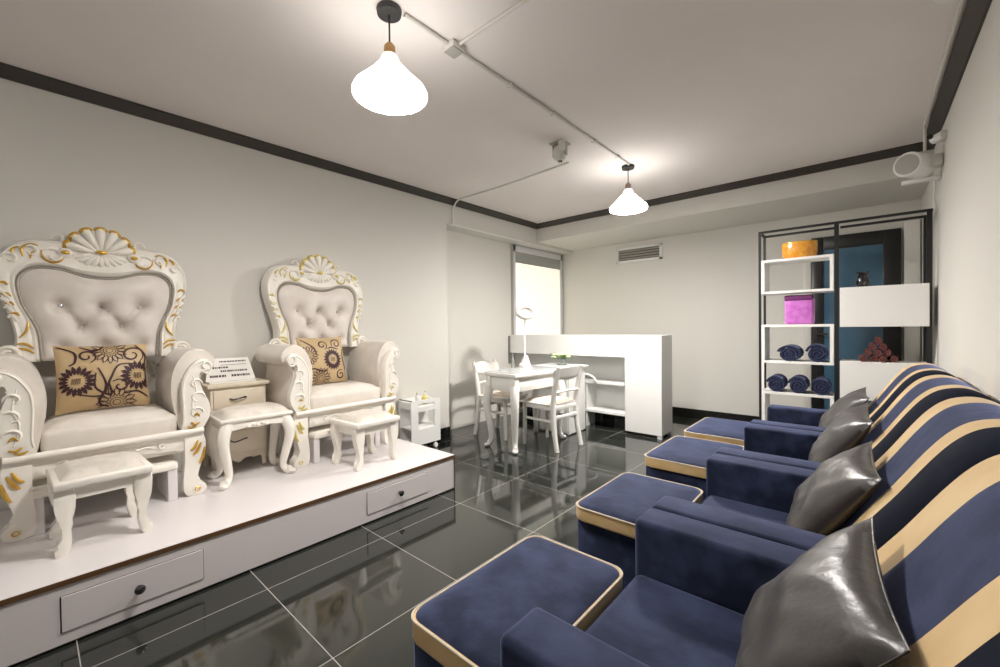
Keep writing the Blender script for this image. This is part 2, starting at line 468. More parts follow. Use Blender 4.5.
# ceiling projector lamp / emergency twin fitting
e = thing('ceiling_sensor', 'pale dome sensor on a bracket under the ceiling, left of the far pendant lamp', 'sensor', (-1.76, 2.78, ZC))
MB().box(-.06, .06, -.06, .06, -.012, 0, 0, .004).box(-.055, -.047, -.02, .02, -.10, -.01).box(.047, .055, -.02, .02, -.10, -.01).build('bracket', 'grille', e)
MB().lathe([(0, -.03), (.045, -.032), (.052, -.06), (.05, -.10), (.038, -.128), (.022, -.136), (0, -.138)], n=20).build('dome', 'plastic', e)
MB().lathe([(0, -.134), (.018, -.135), (.018, -.142), (0, -.143)], n=14).build('lens', 'lens', e)
MB().box(.03, .075, -.075, -.04, -.085, -.01, 0, .006).build('side_box', 'plastic', e)

# vent in the back wall
v = thing('air_vent', 'white framed grey slatted air vent high on the back wall', 'vent', (-2.366, YB, 2.195))
vw, vh = .325, .105
f = MB()
for (a, b_, c_, d_) in ((-vw, vw, vh - .030, vh), (-vw, vw, -vh, -vh + .030), (-vw, -vw + .034, -vh, vh), (vw - .034, vw, -vh, vh)):
    f.box(a, b_, -.022, 0, c_, d_, 0, .003)
f.build('frame', 'plastic_bright', v)
MB().box(-vw + .01, vw - .01, -.006, -.001, -vh + .01, vh - .01).build('backing', 'vent_dark', v, None)
for k in range(4):
    z = -.054 + k * .036
    MB().box(-vw + .02, vw - .02, -.019, -.014, z - .011, z + .011, 0, 0, rot=(.5, 0, 0)).build('slat', 'vent_slat', v)

# upper right corner: security devices on the right wall
s = thing('spotlight', 'white cylinder spotlight high in the corner above the shelf', 'spotlight', (.215, 4.17, 2.31))
SR = (0.05, 0, -0.5)
MB().lathe([(0, 0), (.080, 0), (.085, .008), (.085, .17), (.07, .19), (0, .195)], (0, 0, 0), 28, rot=SR, axis='y').build('housing', 'plastic_bright', s)
MB().lathe([(0, -.004), (.068, -.004), (.068, .002), (0, .002)], (0, 0, 0), 24, rot=SR, axis='y').build('front_grille', 'grille', s)
MB().box(.09, .182, .05, .14, -.03, .05, 0, .008).build('bracket', 'plastic', s)
s = thing('security_camera', 'small white bullet camera just above the cylinder spotlight', 'camera', (XR - .002, 4.14, 2.44))
MB().lathe([(0, -.07), (.025, -.07), (.029, -.062), (.029, .02), (.018, .035), (0, .036)], (-.04, 0, 0), 20, rot=(0, .2, .5), axis='y').build('housing', 'plastic_bright', s)
MB().lathe([(0, 0), (.017, 0), (.017, .005), (0, .005)], (-.075, -.068, .0), 16, rot=(0, 0, .5), axis='y').build('lens', 'lens', s)
MB().box(-.025, .0, -.02, .03, -.02, .03, 0, .005).build('mount', 'plastic', s)
s = thing('wall_router', 'flat white plastic box below the cylinder spotlight', 'box', (XR - .002, 4.36, 2.225))
MB().box(-.20, .0, -.03, .03, -.012, .012, 0, .006).build('flat_case', 'plastic_bright', s)
MB().tube(spline([(-.03, .0, -.012), (-.028, .02, -.08), (-.03, .05, -.14), (-.02, .05, -.20)], 5), .006, 8).build('wire', 'plastic', s)
c = MB(); c.tube([(XR - .085, 2.6, ZC - .008), (XR - .085, 4.25, ZC - .008), (XR - .085, 4.30, ZC - .02), (XR - .085, 4.31, 2.42)], .009, 8)
tag(c.build('conduit', 'plastic'), 'pale conduit along the ceiling beside the dark crown on the right', 'conduit')
s = thing('ceiling_speaker', 'round white ceiling fitting at the top right corner beside the dark crown', 'ceiling fitting', (XR - .10, 2.62, ZC))
MB().lathe([(0, 0), (.085, 0), (.09, -.008), (.082, -.03), (.05, -.036), (0, -.038)], n=32).build('housing', 'plastic_bright', s)
MB().lathe([(0, -.036), (.045, -.036), (.045, -.041), (0, -.042)], n=24).build('grille', 'plastic', s)

# ------------------------------------------------------------------ platform
PZ = 0.256
PX, PY0, PY1 = -2.273, -1.6, 2.112
p = thing('platform', 'long low white platform with two drawers carrying the two carved chairs', 'platform', (-2.85, .3, 0))
def off(mb, o):
    mb.v = [(a - o[0], b - o[1], c_ - o[2]) for a, b, c_ in mb.v]; return mb
PO = (-2.85, .3, 0)
off(MB().box(XL + .003, PX - .004, PY0, PY1 - .008, 0.012, PZ - .022), PO).build('body', 'front', p, None)
off(MB().box(XL + .003, PX - .002, PY0, PY1 - .003, PZ - .022, PZ), PO).build('top_panel', 'laminate', p, None)
off(MB().box(PX - .002, PX + .001, PY0, PY1 + .001, PZ - .022, PZ - .001).box(XL + .003, PX, PY1 - .003, PY1, PZ - .022, PZ - .001), PO).build('edge_band', 'edge', p, None)
off(MB().box(XL + .02, PX, PY1 - .008, PY1 - .001, .0, PZ - .022), PO).build('end_panel', 'gap', p, None)
off(MB().box(XL + .02, PX - .02, PY0 + .02, PY1 - .02, 0, .012), PO).build('plinth', 'gap', p, None)
for (a, b_) in ((.069, .531), (1.376, 1.853)):
    zc0, zc1 = .055, .195
    off(MB().box(PX - .005, PX - .0035, a, b_, zc0, zc1), PO).build('drawer_gap_shade', 'gap', p, None)  # dark sheet painting the shade line around the drawer front
    dr = off(MB().box(PX - .006, PX, a + .004, b_ - .0025, zc0 + .0025, zc1 - .0025, 0, .0008, 1), PO).build('drawer', 'front', p, None)
    kn = MB().lathe([(0, 0), (.010, 0), (.006, .006), (.006, .012), (.017, .018), (.019, .026), (.012, .032), (0, .034)], (PX, (a + b_) / 2, (zc0 + zc1) / 2), 18, axis='x')
    off(kn, PO).build('knob', 'chrome', dr)

# ------------------------------------------------------------------ carved throne chairs
OUT = [(.352, .79), (.346, .845), (.338, .936), (.362, 1.052), (.399, 1.184), (.404, 1.302), (.35, 1.404), (.267, 1.444), (.17, 1.448), (.09, 1.47), (0, 1.485)]
INN = [(.246, .79), (.25, .86), (.262, .962), (.311, 1.089), (.328, 1.192), (.315, 1.254), (.262, 1.295), (.17, 1.293), (.081, 1.263), (0, 1.254)]
def mir(h): return h + [(-a, b) for a, b in h[::-1][1:]]
def bx(z):                              # the lean of the back
    return -0.43 - 0.075 * (z - .8)
def arm_s(pts, s): return [(a * s, b) for a, b in pts]
ARM = [(.272, .381), (.283, .446), (.279, .55), (.279, .622), (.292, .688), (.333, .753), (.38, .781), (.415, .768), (.431, .738), (.41, .708), (.378, .716), (.362, .69), (.361, .665), (.377, .604), (.408, .524), (.413, .465), (.397, .42), (.373, .381)]
LEG = [(.292, .372), (.29, .30), (.290, .212), (.282, .114), (.281, .06), (.287, .025), (.303, .002), (.335, 0), (.37, .008), (.386, .03), (.378, .056), (.353, .078), (.352, .129), (.374, .205), (.392, .281), (.380, .345), (.374, .372)]
def yz(a, b, d): return (d, a, b)
def stroke(mb, pts, r, x=None, lift=0.0, per=5, n=6):
    q = spline([(0, a, b) for a, b in pts], per)
    q = [Vector(((bx(v.z) if x is None else x) + lift, v.y, v.z)) for v in q]
    mb.tube(q, taper(len(q), r), n)
def throne(label, goldm, loc, rz, aw=0.0):
    t = thing('throne_chair', label, 'chair', loc, rz, 'carved chairs on the platform')
    o_ = resample(spline([(0, a, b) for a, b in mir(OUT)], 8), 121)
    i_ = resample(spline([(0, a, b) for a, b in mir(INN)], 8), 121)
    SEC = [(0, -.055), (0, .0), (.03, .030), (.12, .047), (.28, .040), (.5, .046), (.72, .040), (.86, .047), (.95, .034), (1, .006), (1, -.055)]
    fr = MB()
    def fp(u, v):
        k = min(int(round(u * 120)), 120); j = int(round(v * (len(SEC) - 1)))
        s, dpt = SEC[j]
        q = o_[k].lerp(i_[k], s)
        return (bx(q.z) + dpt, q.y, q.z)
    fr.grid(fp, 120, len(SEC) - 1)
    # bead along the inner rim and scroll feet of the frame
    for sg in (1, -1):
        sp = [(bx(.80) + .04, sg * (.36 + .045 * math.cos(a) * (1 - a / 14)), .83 + .045 * math.sin(a) * (1 - a / 14)) for a in [k * .45 for k in range(20)]]
        fr.tube(sp, taper(20, .016), 8)
        for (ya, za, yb, zb_) in ((.352, 1.14, .395, 1.17), (.345, 1.10, .385, 1.12), (.335, 1.06, .372, 1.07), (.325, 1.02, .36, 1.02)):
            stroke(fr, [(sg * ya, za - .02), (sg * (ya + .02), za + .012), (sg * yb, zb_)], .010, None, .045)
        for c_ in ((.19, 1.36, .045), (.275, 1.375, .035), (.345, 1.33, .028)):
            pts = [(sg * (c_[0] + c_[2] * math.cos(a) * (1 - a / 9)), c_[1] + c_[2] * math.sin(a) * (1 - a / 9)) for a in [k * .5 for k in range(13)]]
            stroke(fr, pts, .011, None, .045, 3)
    # crest: fan shell
    cr = MB(); gt = MB()
    cz = 1.385
    for k in range(7):
        a = PI * (0.10 + .80 * k / 6)
        L = .118 + .012 * math.sin(a)
        for (rr, th) in ((.35, .012), (.7, .017), (1.0, .02)):
            pass
        path = [(bx(cz) + .035 + .018 * math.sin(q * PI), math.cos(a) * (L * q + .012) * 1.05, cz + math.sin(a) * (L * q + .012)) for q in (0, .25, .5, .75, 1.0)]
        cr.tube(path, [.008, .013, .017, .022, .024], 8)
        e = path[-1]
        gt.ell((e[0] + .004, e[1] * 1.03, e[2] + .004), (.018, .030, .018), (a - PI / 2, 0, 0), 0, 12, 8)
    for k in range(9):
        a = PI * (1.16 + .68 * k / 8)
        path = [(bx(cz) + .04 + .012 * math.sin(q * PI), math.cos(a) * .125 * q, cz + .012 + math.sin(a) * .075 * q) for q in (.1, .4, .7, 1.0)]
        cr.tube(path, [.007, .012, .016, .013], 8)
    cr.prism([(math.cos(a) * .15, cz + math.sin(a) * .110) for a in [PI * k / 16 for k in range(17)]], lambda a, b, d: (bx(b) + d, a, b), -.03, .03, .006)
    for sg in (1, -1):
        cr.ell((bx(cz) + .045, sg * .145, cz - .005), (.022, .034, .028))
        pts = [(sg * (.17 + .03 * math.cos(a) * (1 - a / 10)), 1.455 + .03 * math.sin(a) * (1 - a / 10)) for a in [k * .5 for k in range(12)]]
        stroke(cr, pts, .011, None, .02, 3)
    for sg in (1, -1): gt.ell((bx(cz) + .066, sg * .145, cz - .004), (.008, .018, .011))
    gt.ell((bx(cz) + .075, 0, cz + .012), (.009, .026, .012))
    cr.raw(gt.v, gt.f, 1); cr.build('crest_shell', ['ivory', goldm], t, 50)
    g = MB()
    for sg in (1, -1):
        for pts in ([(.235, 1.385), (.228, 1.345), (.195, 1.322), (.160, 1.338), (.152, 1.375)], [(.30, 1.345), (.305, 1.385), (.275, 1.412), (.245, 1.408)], [(.335, 1.345), (.338, 1.375), (.315, 1.395)], [(.275, 1.335), (.268, 1.365), (.248, 1.378)],
                    [(.355, 1.19), (.37, 1.205), (.392, 1.195)], [(.345, 1.13), (.362, 1.148), (.385, 1.138)], [(.335, 1.085), (.348, 1.10), (.37, 1.09)], [(.318, 1.03), (.33, 1.046), (.352, 1.038)],
                    [(.288, 1.0), (.292, .965), (.302, .94), (.322, .915)], [(.27, .86), (.30, .885), (.335, .885)], [(.27, .835), (.30, .858), (.34, .86)]):
            stroke(g, [(sg * a, b) for a, b in pts], .0064, None, .047)
    fr.raw(g.v, g.f, 1); fr.build('back_frame', ['ivory', goldm], t, 45, recalc=True)
    # tufted panel
    ring = resample([Vector((0, v.y, v.z)) for v in i_] + [Vector((0, i_[0].y, i_[0].z))], 97)[:-1]
    cen = Vector((0, 0, 1.04))
    btn = [(-.17, 1.09), (0, 1.09), (.17, 1.09), (-.085, .97), (.085, .97), (-.17, .86), (0, .86), (.17, .86)]
    def depth(y, z, r):
        d = .022 + .045 * (1 - r ** 6)
        for (a, b) in btn:
            q = (y - a) ** 2 + (z - b) ** 2
            d -= .034 * math.exp(-q / .0010) + .020 * math.exp(-q / .0050)
        # diagonal pleats
        for (a, b) in ((-.17, 1.09), (0, 1.09), (.17, 1.09)):
            for sg in (1, -1):
                # distance to the segment from button to the next row
                p0 = Vector((a, b)); p1 = Vector((a + sg * .085, .97))
                if abs(p1.x) > .18: continue
                w_ = Vector((y, z)); u_ = p1 - p0
                tt = min(max((w_ - p0).dot(u_) / u_.length_squared, 0), 1)
                dd = (w_ - (p0 + u_ * tt)).length
                d -= .024 * math.exp(-(dd / .014) ** 2)
        return d
    pn = MB()
    def pf(u, v):
        k = int(round(u * 96)) % 96; r = v ** .8
        q = cen.lerp(ring[k], r)
        return (bx(q.z) - .002 + depth(q.y, q.z, r), q.y, q.z)
    pn.grid(pf, 96, 26, closed_u=True)
    pn.build('tufted_back', 'satin_panel', t, 80, recalc=True)
    for (a, b) in btn[:5] + ([btn[6]] if goldm == 'gold_pale' else []):
        MB().ell((bx(b) - .002 + depth(a, b, .5) + .009, a, b), (.010, .0145, .0145)).build('button', 'crystal', t, 60)
    tr = MB(); tr.tube([(bx(v.z) + .028, v.y * .98, cen.z + (v.z - cen.z) * .98) for v in i_], .008, 6)
    tr.build('stud_trim', 'stud', t, 60)
    # arms
    def sh(pts): return [(a + aw, b) for a, b in pts]
    for sg in (1, -1):
        body = [(.272, .381), (.258, .46), (.242, .55), (.238, .63), (.248, .71), (.28, .785), (.33, .832), (.385, .836), (.435, .80), (.452, .755), (.43, .712), (.385, .70), (.37, .66), (.385, .56), (.40, .46), (.385, .381)]
        sm = [(v.y, v.z) for v in spline([(0, a, b) for a, b in body], 4)]
        ar = MB().prism(arm_s(sh(sm), sg), yz, -.46, -.03, .012).build('arm', 'fabric', t, 50)
        sm2 = [(v.y, v.z) for v in spline([(0, a, b) for a, b in ARM], 4)]
        fb = MB().prism(arm_s(sh(sm2), sg), yz, -.035, .012, .010)
        pass
        fb.tube([(.010, sg * (aw + .335 + (a - .335) * .90), .56 + (b - .56) * .93) for a, b in sm2[2:40]], .006, 6)
        for (cy, czz, r) in ((.345, .64, .030), (.352, .56, .036), (.345, .475, .034), (.395, .74, .026)):
            pts = [(.014, sg * (aw + cy + r * math.cos(a) * (1 - a / 10)), czz + r * math.sin(a) * (1 - a / 10)) for a in [k * .5 for k in range(10)]]
            fb.tube(pts, taper(10, .0075), 6)
        fb.tube([Vector((.012, sg * (aw + v.y), v.z)) for v in spline([(0, .33, .69), (0, .345, .60), (0, .325, .52), (0, .345, .43)], 6)], taper(19, .006), 6)
        g = MB()
        for pts in ([(.33, .455), (.345, .47), (.36, .455)], [(.318, .425), (.338, .41), (.36, .418)], [(.30, .405), (.32, .395), (.345, .40)]):
            q = spline([(.016, sg * (a + aw), b) for a, b in pts], 5); g.tube(q, taper(len(q), .006), 6)
        fb.raw(g.v, g.f, 1); fb.build('arm_front', ['ivory', goldm], ar, 50)
        # front leg
        lm = [(v.y, max(v.z, 0.0)) for v in spline([(0, a, b) for a, b in LEG], 3)]
        lg = MB().prism(arm_s(sh(lm), sg), yz, -.075, -.002, .012)
        lg.lathe([(0, -.036), (.034, -.036), (.036, -.02), (.036, .02), (.034, .04), (0, .04)], (-.04, sg * (.355 + aw), .036), 18, axis='x')
        g = MB()
        for pts in ([(.315, .262), (.335, .275), (.352, .315)], [(.326, .235), (.347, .252), (.368, .30)], [(.355, .18), (.374, .215), (.384, .27)]):
            q = spline([(.0, sg * (a + aw), b) for a, b in pts], 5); g.tube(q, taper(len(q), .009), 6)
        g.tube([(.002, sg * (aw + .345 + .012 * math.cos(a)), .036 + .010 * math.sin(a)) for a in [k * PI / 6 for k in range(12)]], .003, 5, closed=True)
        lg.raw(g.v, g.f, 1); lg.build('front_leg', ['ivory', goldm], t, 50)
        MB().tube(spline([(-.45, sg * .30, .37), (-.455, sg * .315, .25), (-.44, sg * .31, .12), (-.46, sg * .32, .006)], 5), [.036] * 5 + [.03] * 5 + [.026] * 6, 8).build('rear_leg', 'ivory', t, 60)
    # seat
    st = MB().box(-.44, -.012, -.262 - aw, .262 + aw, .36, .478, 0, .028, 4)
    def domef(u, v):
        a, b = -.43 + .40 * u, (.25 + aw) * (2 * v - 1)
        return (a, b, .470 + .048 * max(0, 1 - (2 * v - 1) ** 4) ** .5 * max(0, 1 - (2 * u - 1) ** 6) ** .5)
    st.grid(domef, 16, 16)
    st.build('seat_cushion', 'fabric', t, 60)
    rl = MB().box(-.45, .0, -.375 - aw, .375 + aw, .335, .362, 0, .006)
    rl.tube([(.006, -.378 - aw, .372), (.006, .378 + aw, .372)], .017, 10)
    rl.build('seat_rail', 'ivory', t, 50)
    ap = [(-.30, .345), (.30, .345), (.30, .262)] + [(.30 - .6 * k / 20, .262 + .026 * math.sin(PI * k / 20) ** .7) for k in range(1, 20)] + [(-.30, .262)]
    a_ = MB().prism(ap, yz, -.045, -.015, .004)
    for sg in (1, -1):
        q = [(-.010, sg * (.19 + .022 * math.cos(x_) * (1 - x_ / 9)), .312 + .013 * math.sin(x_)) for x_ in [k * .6 for k in range(12)]]
        a_.tube(q, taper(12, .006), 6)
        a_.tube([Vector((-.012, sg * v.y, v.z)) for v in spline([(0, .16, .305), (0, .12, .32), (0, .09, .31), (0, .07, .325)], 4)], taper(13, .006), 6)
    a_.build('apron', 'ivory', t, 50)
    MB().box(-.44, -.05, -.345, .345, .25, .336, 0, .004).build('seat_box', 'ivory', t, 50)
    return t
throne('carved white throne chair with orange-gold crest, nearest the left edge', 'gold', (-2.86, .30, PZ), 0)
throne('carved white throne chair with pale yellow-gold crest, beside the small trolley', 'gold_pale', (-2.875, 1.61, PZ), math.radians(2.0), 0.03)

# patterned cushions on the thrones
def pillow_fn(w, h, th, pinch=.07, wob=0.0, seed=0):
    rn = random.Random(seed)
    ph = [rn.uniform(0, 6) for _ in range(6)]
    def fn(u, v, side):
        y = w * u * (1 - pinch * (1 - v * v) * abs(u)); z = h * v * (1 - pinch * (1 - u * u) * abs(v))
        e = max((1 - abs(u) ** 2.6) * (1 - abs(v) ** 2.6), 0)
        d = th * e ** .55
        d += wob * e * (math.sin(5 * u + ph[0] + 2 * v) * .5 + math.sin(8 * v - 3 * u + ph[1]) * .35 + math.sin(13 * u + 9 * v + ph[2]) * .2)
        return Vector((d * side, y, z))
    return fn
def pillow_mesh(fn, n=26):
    b = MB()
    for sd in (1, -1):
        b.grid(lambda u, v: fn(2 * u - 1, 2 * v - 1, sd), n, n)
    return b
def print_pattern(mb, fn, flowers, swirls, mi=1):
    def P(u, v): return fn(u, v, 1) + Vector((.0025, 0, 0))
    for (cu, cv, r, npet, solid) in flowers:
        for k in range(npet):
            a = 2 * PI * k / npet
            def R(rr, da): return (cu + rr * r * math.cos(a + da), cv + rr * r * math.sin(a + da) * 1.1)
            pts = [R(.42, 0), R(.62, -.19), R(.85, -.14), R(1.05, 0), R(.85, .14), R(.62, .19)]
            if solid:
                pp = [q for q in pts if True]
                mb.raw([P(max(-.97, min(.97, x)), max(-.97, min(.97, y))) for x, y in pp], [[0, 1, 2, 3, 4, 5]], mi)
            else:
                ribbon(mb, P, pts + [pts[0]], .015, mi)
        if solid:
            for k in range(5):
                ribbon(mb, P, [(cu - r * .25 + r * .1 * k, cv - r * .22), (cu - r * .22 + r * .1 * k, cv + r * .22)], .016, mi)
        else:
            for q in (.2, .36):
                ribbon(mb, P, [(cu + q * r * math.cos(a), cv + q * r * math.sin(a)) for a in [k * PI / 6 for k in range(13)]], .010, mi)
    for s_ in swirls:
        ribbon(mb, P, [(v.x, v.y) for v in spline([(a, b, 0) for a, b in s_], 7)], .028, mi)
def ribbon(mb, P, pts, wd, mi):
    n = len(pts); vs = []; fs = []
    for i, (x, y) in enumerate(pts):
        x0, y0 = pts[max(i - 1, 0)]; x1, y1 = pts[min(i + 1, n - 1)]
        dx, dy = x1 - x0, y1 - y0; l = math.hypot(dx, dy) or 1
        k = wd * (.55 + .45 * math.sin(PI * i / max(n - 1, 1)))
        for sg in (1, -1):
            vs.append(P(max(-.985, min(.985, x - sg * dy / l * k)), max(-.985, min(.985, y + sg * dx / l * k))))
    for i in range(n - 1): fs.append([2 * i, 2 * i + 1, 2 * i + 3, 2 * i + 2])
    mb.raw(vs, fs, mi)
def curl(cu, cv, r, a0, turns, sgn=1, n=12):
    return [(cu + r * (1 - .8 * k / n) * math.cos(a0 + sgn * turns * 2 * PI * k / n), cv + r * (1 - .8 * k / n) * math.sin(a0 + sgn * turns * 2 * PI * k / n)) for k in range(n + 1)]
FL1 = [(-.60, -.12, .40, 18, True), (.74, -.05, .42, 18, True), (.12, .80, .38, 16, False), (.22, -.86, .42, 16, False)]
SW1 = [curl(-.38, .62, .22, -1.2, 1.3) , curl(.62, .62, .30, -.9, 1.4), curl(.30, -.35, .22, 2.4, 1.1, -1), [(-.95, .95), (-.62, .75), (-.62, .45), (-.75, .35)], [(-.62, -.5), (-.1, -.60), (.1, -.1), (.3, .3), (.7, .32)],
       [(-.15, .25), (.0, -.3), (-.15, -.8), (.05, -.97)], [(-.5, .95), (-.2, .8), (.0, .95)], [(.4, -.6), (.7, -.55), (.95, -.75)], [(.92, .3), (.95, .6), (.7, .95)], [(-.2, .1), (-.22, -.35), (.1, -.6), (.05, -.2)]]
def cushion(label, loc, rot, w, h, flowers, swirls):
    t = bpy.data.objects.new('cushion', None)
    fn = pillow_fn(w, h, .06, .05, .004, 3)
    mb = pillow_mesh(fn); print_pattern(mb, fn, flowers, swirls)
    o = mb.build('cushion', ['pil_gold', 'pil_dark'], None, 70)
    bpy.data.objects.remove(t)
    o.location = loc; o.rotation_euler = rot
    return tag(o, label, 'cushion', 'gold cushions on the thrones')
cushion('gold satin cushion with dark flowers and swirls on the left throne seat', (-3.12, .285, PZ + .478 + .218), (0, -.20, .02), .192, .18, FL1, SW1)
FL2 = [(.28, -.02, .40, 20, True), (-.7, .2, .36, 16, False), (-.3, -.8, .4, 16, False)]
SW2 = [curl(-.1, .62, .22, -1.2, 1.3), curl(.55, .66, .24, 3.6, 1.3, -1), curl(.6, -.7, .22, 1.2, 1.3), [(-.9, .9), (-.5, .55), (-.4, .2)], [(.0, -.4), (-.2, -.5), (-.6, -.35), (-.8, -.6)], [(.85, .4), (.8, .0), (.9, -.5)], [(.1, .45), (.3, .5), (.6, .4)]]
cushion('gold satin cushion with one large dark sunflower on the right throne seat', (-3.14, 1.535, PZ + .478 + .222), (0, -.22, .07), .19, .185, FL2, SW2)

# ------------------------------------------------------------------ stools and the low benches on the platform
def cabriole(mb, x, y, ox, oy, h, r=.03, k=1.0):
    """ox, oy: outward direction"""
    ox *= k; oy *= k
    pts = [(x, y, h), (x + ox * .022, y + oy * .022, h * .84), (x + ox * .026, y + oy * .026, h * .66), (x + ox * .006, y + oy * .006, h * .36), (x - ox * .004, y - oy * .004, h * .16), (x + ox * .014, y + oy * .014, h * .055), (x + ox * .03, y + oy * .03, .030)]
    q = spline(pts, 5); n = len(q)
    rs = []
    for i in range(n):
        t = i / (n - 1)
        rs.append(r * (1.0 - .52 * min(t / .75, 1)) + (.006 if t > .85 else 0))
    mb.tube(q, rs, 10)
    mb.ell((x + ox * .034, y + oy * .034, .018), (.026, .026, .0178))
# middle stool: carved apron, domed brocade seat
t = thing('footstool', 'white cabriole-legged stool standing between the two thrones', 'stool', (-2.962, .965, PZ), math.radians(-2), 'stools on the platform')
hx, hy, H = .14, .195, .41
for sx in (1, -1):
    for sy in (1, -1):
        mb = MB(); cabriole(mb, sx * (hx - .035), sy * (hy - .035), sx * .72, sy * .72, H - .03, .040, 1.5); mb.build('leg', 'ivory', t, 60)
mb = MB().box(-hx - .012, hx + .012, -hy - .012, hy + .012, H - .022, H, 0, .007)
mb.build('seat_frame', 'ivory', t, 50)
def scallop(L, z1, z0, dip): return [(-L, z1), (L, z1), (L, z0 - .03)] + [(L * (1 - 2 * k / 24), z0 - dip * abs(math.cos(PI * k / 24 * 1.0)) ** 2 * .6 - dip * .6 * math.exp(-((k - 12) / 3.2) ** 2)) for k in range(1, 24)] + [(-L, z0 - .03)]
mb = MB()
mb.prism(scallop(hy - .03, H - .02, H - .055, .03), lambda a, b, d: (hx - .018 + d, a, b), 0, .016, .003)
mb.prism(scallop(hy - .03, H - .02, H - .055, .03), lambda a, b, d: (-hx + d, a, b), 0, .016, .003)
mb.prism(scallop(hx - .03, H - .02, H - .055, .025), lambda a, b, d: (a, hy - .018 + d, b), 0, .016, .003)
mb.prism(scallop(hx - .03, H - .02, H - .055, .025), lambda a, b, d: (a, -hy + d, b), 0, .016, .003)
for k in range(5):
    mb.ell((hx + .001, (k - 2) * .026, H - .055 + (.006 if k % 2 else -.004)), (.006, .012, .010))
mb.build('apron', 'ivory', t, 50)
def dome(mb, hx, hy, z, h, n=16):
    def f(u, v):
        a, b = 2 * u - 1, 2 * v - 1
        return (hx * a, hy * b, z + h * max((1 - a ** 4) * (1 - b ** 4), 0) ** .5)
    mb.grid(f, n, n)
mb = MB(); dome(mb, hx, hy, H - .001, .05); mb.box(-hx, hx, -hy, hy, H - .015, H); mb.build('seat_cushion', 'cushion_pale', t, 70)

def plain_stool(label, loc, rz, hx, hy, H):
    t = thing('footstool', label, 'stool', loc, rz, 'stools on the platform')
    for sx in (1, -1):
        for sy in (1, -1):
            # flat sawn cabriole leg
            ol = [(-.026, H - .03), (.030, H - .03), (.034, H * .75), (.030, H * .58), (.012, H * .36), (.014, H * .18), (.034, .028), (.030, .0), (-.004, .0), (-.018, H * .2), (-.016, H * .42), (-.03, H * .62)]
            sm = [(v.x, v.y) for v in spline([(a, b, 0) for a, b in ol], 3, True)]
            MB().prism([(a * sy, b) for a, b in sm], lambda a, b, d: (sx * (hx - .035) + d, sy * (hy - .03) + a, max(b, 0.0)), -.024, .024, .006).build('leg', 'ivory', t, 50)
    mb = MB()
    for sx in (1, -1): mb.box(sx * (hx - .03) - .011, sx * (hx - .03) + .011, -hy + .04, hy - .04, H - .085, H - .02)
    for sy in (1, -1): mb.box(-hx + .04, hx - .04, sy * (hy - .03) - .011, sy * (hy - .03) + .011, H - .085, H - .02)
    mb.build('apron', 'ivory', t, None)
    MB().box(-hx - .008, hx + .008, -hy - .008, hy + .008, H - .034, H, 0, .008).build('seat_frame', 'ivory', t, 50)
    mb = MB()
    def f(u, v):
        a, b = 2 * u - 1, 2 * v - 1
        e = max(min((1 - abs(a)) * 4, 1) * min((1 - abs(b)) * 4, 1), 0)
        return ((hx - .015) * a, (hy - .015) * b, H - .001 + .038 * e ** .6 * (1 - .25 * (a * a + b * b)))
    mb.grid(f, 20, 20); mb.build('seat_cushion', 'cushion_pale', t, 70)
    return t
plain_stool('white footstool with flat curved legs before the left throne', (-2.665, .222, PZ), math.radians(2), .165, .158, .315)
plain_stool('white footstool with plump brocade seat before the right throne', (-2.655, 1.60, PZ), math.radians(4), .165, .17, .315)
def low_bench(label, loc, rz):
    t = thing('low_bench', label, 'bench', loc, rz, 'low benches under the thrones')
    MB().box(-.16, .16, -.28, .28, .17, .212, 0, .012).build('top', 'ivory', t, 50)
    for sg in (1, -1):
        MB().box(-.15, .15, sg * .255 - .022, sg * .255 + .022, 0, .172, 0, .004).build('side_panel', 'laminate', t, None)
    return t
low_bench('plain low white bench tucked under the left throne', (-3.02, .278, PZ), 0)
low_bench('plain low white bench tucked under the right throne', (-3.04, 1.60, PZ), math.radians(3.5))

# bedside cabinet between the thrones
t = thing('bedside_cabinet', 'small cream three-drawer cabinet against the wall between the thrones', 'cabinet', (-3.20, .945, PZ))
cx0, cx1, cy0, cy1 = -.21, .055, -.167, .187
mb = MB().box(cx0, cx1, cy0 + .01, cy1 - .01, .12, .565, 0, .004); mb.build('body', 'cream_wood', t, 50)
MB().box(cx0, cx1 + .022, cy0 - .01, cy1 + .01, .565, .59, 0, .006).build('top', 'cream_wood', t, 50)
for k, (a, b) in enumerate(((.43, .55), (.285, .415), (.15, .27))):
    dr = MB().box(cx1, cx1 + .012, cy0 + .025, cy1 - .025, a, b, 0, .004).build('drawer', 'cream_wood', t, 50)
    mb = MB(); mb.tube([Vector(v) for v in spline([(cx1 + .012, -.05, (a + b) / 2), (cx1 + .032, -.03, (a + b) / 2 - .008), (cx1 + .032, .03, (a + b) / 2 + .004), (cx1 + .012, .05, (a + b) / 2)], 5)], .005, 6)
    mb.build('handle', 'chrome', dr, 60)
sk = [(cy0 + .01, .13), (cy1 - .01, .13), (cy1 - .01, .04), (cy1 - .05, .075), (.09, .07), (.05, .085), (0, .05), (-.05, .085), (-.09, .07), (cy0 + .05, .075), (cy0 + .01, .04)]
sm = sk[:3] + [(v.x, v.y) for v in spline([(a, b, 0) for a, b in sk[3:10]], 4)] + sk[10:]
MB().prism(sm, lambda a, b, d: (cx1 - .02 + d, a, b), 0, .018, .003).build('skirt', 'cream_wood', t, 50)
for sx in (cx0 + .03, cx1 - .02):
    for sy in (cy0 + .03, cy1 - .03):
        mb = MB(); mb.tube([(sx, sy, .12), (sx + .01, sy, .07), (sx + .02, sy, .03), (sx + .028, sy, .012)], [.022, .018, .014, .016], 8); mb.build('foot', 'cream_wood', t, 60)
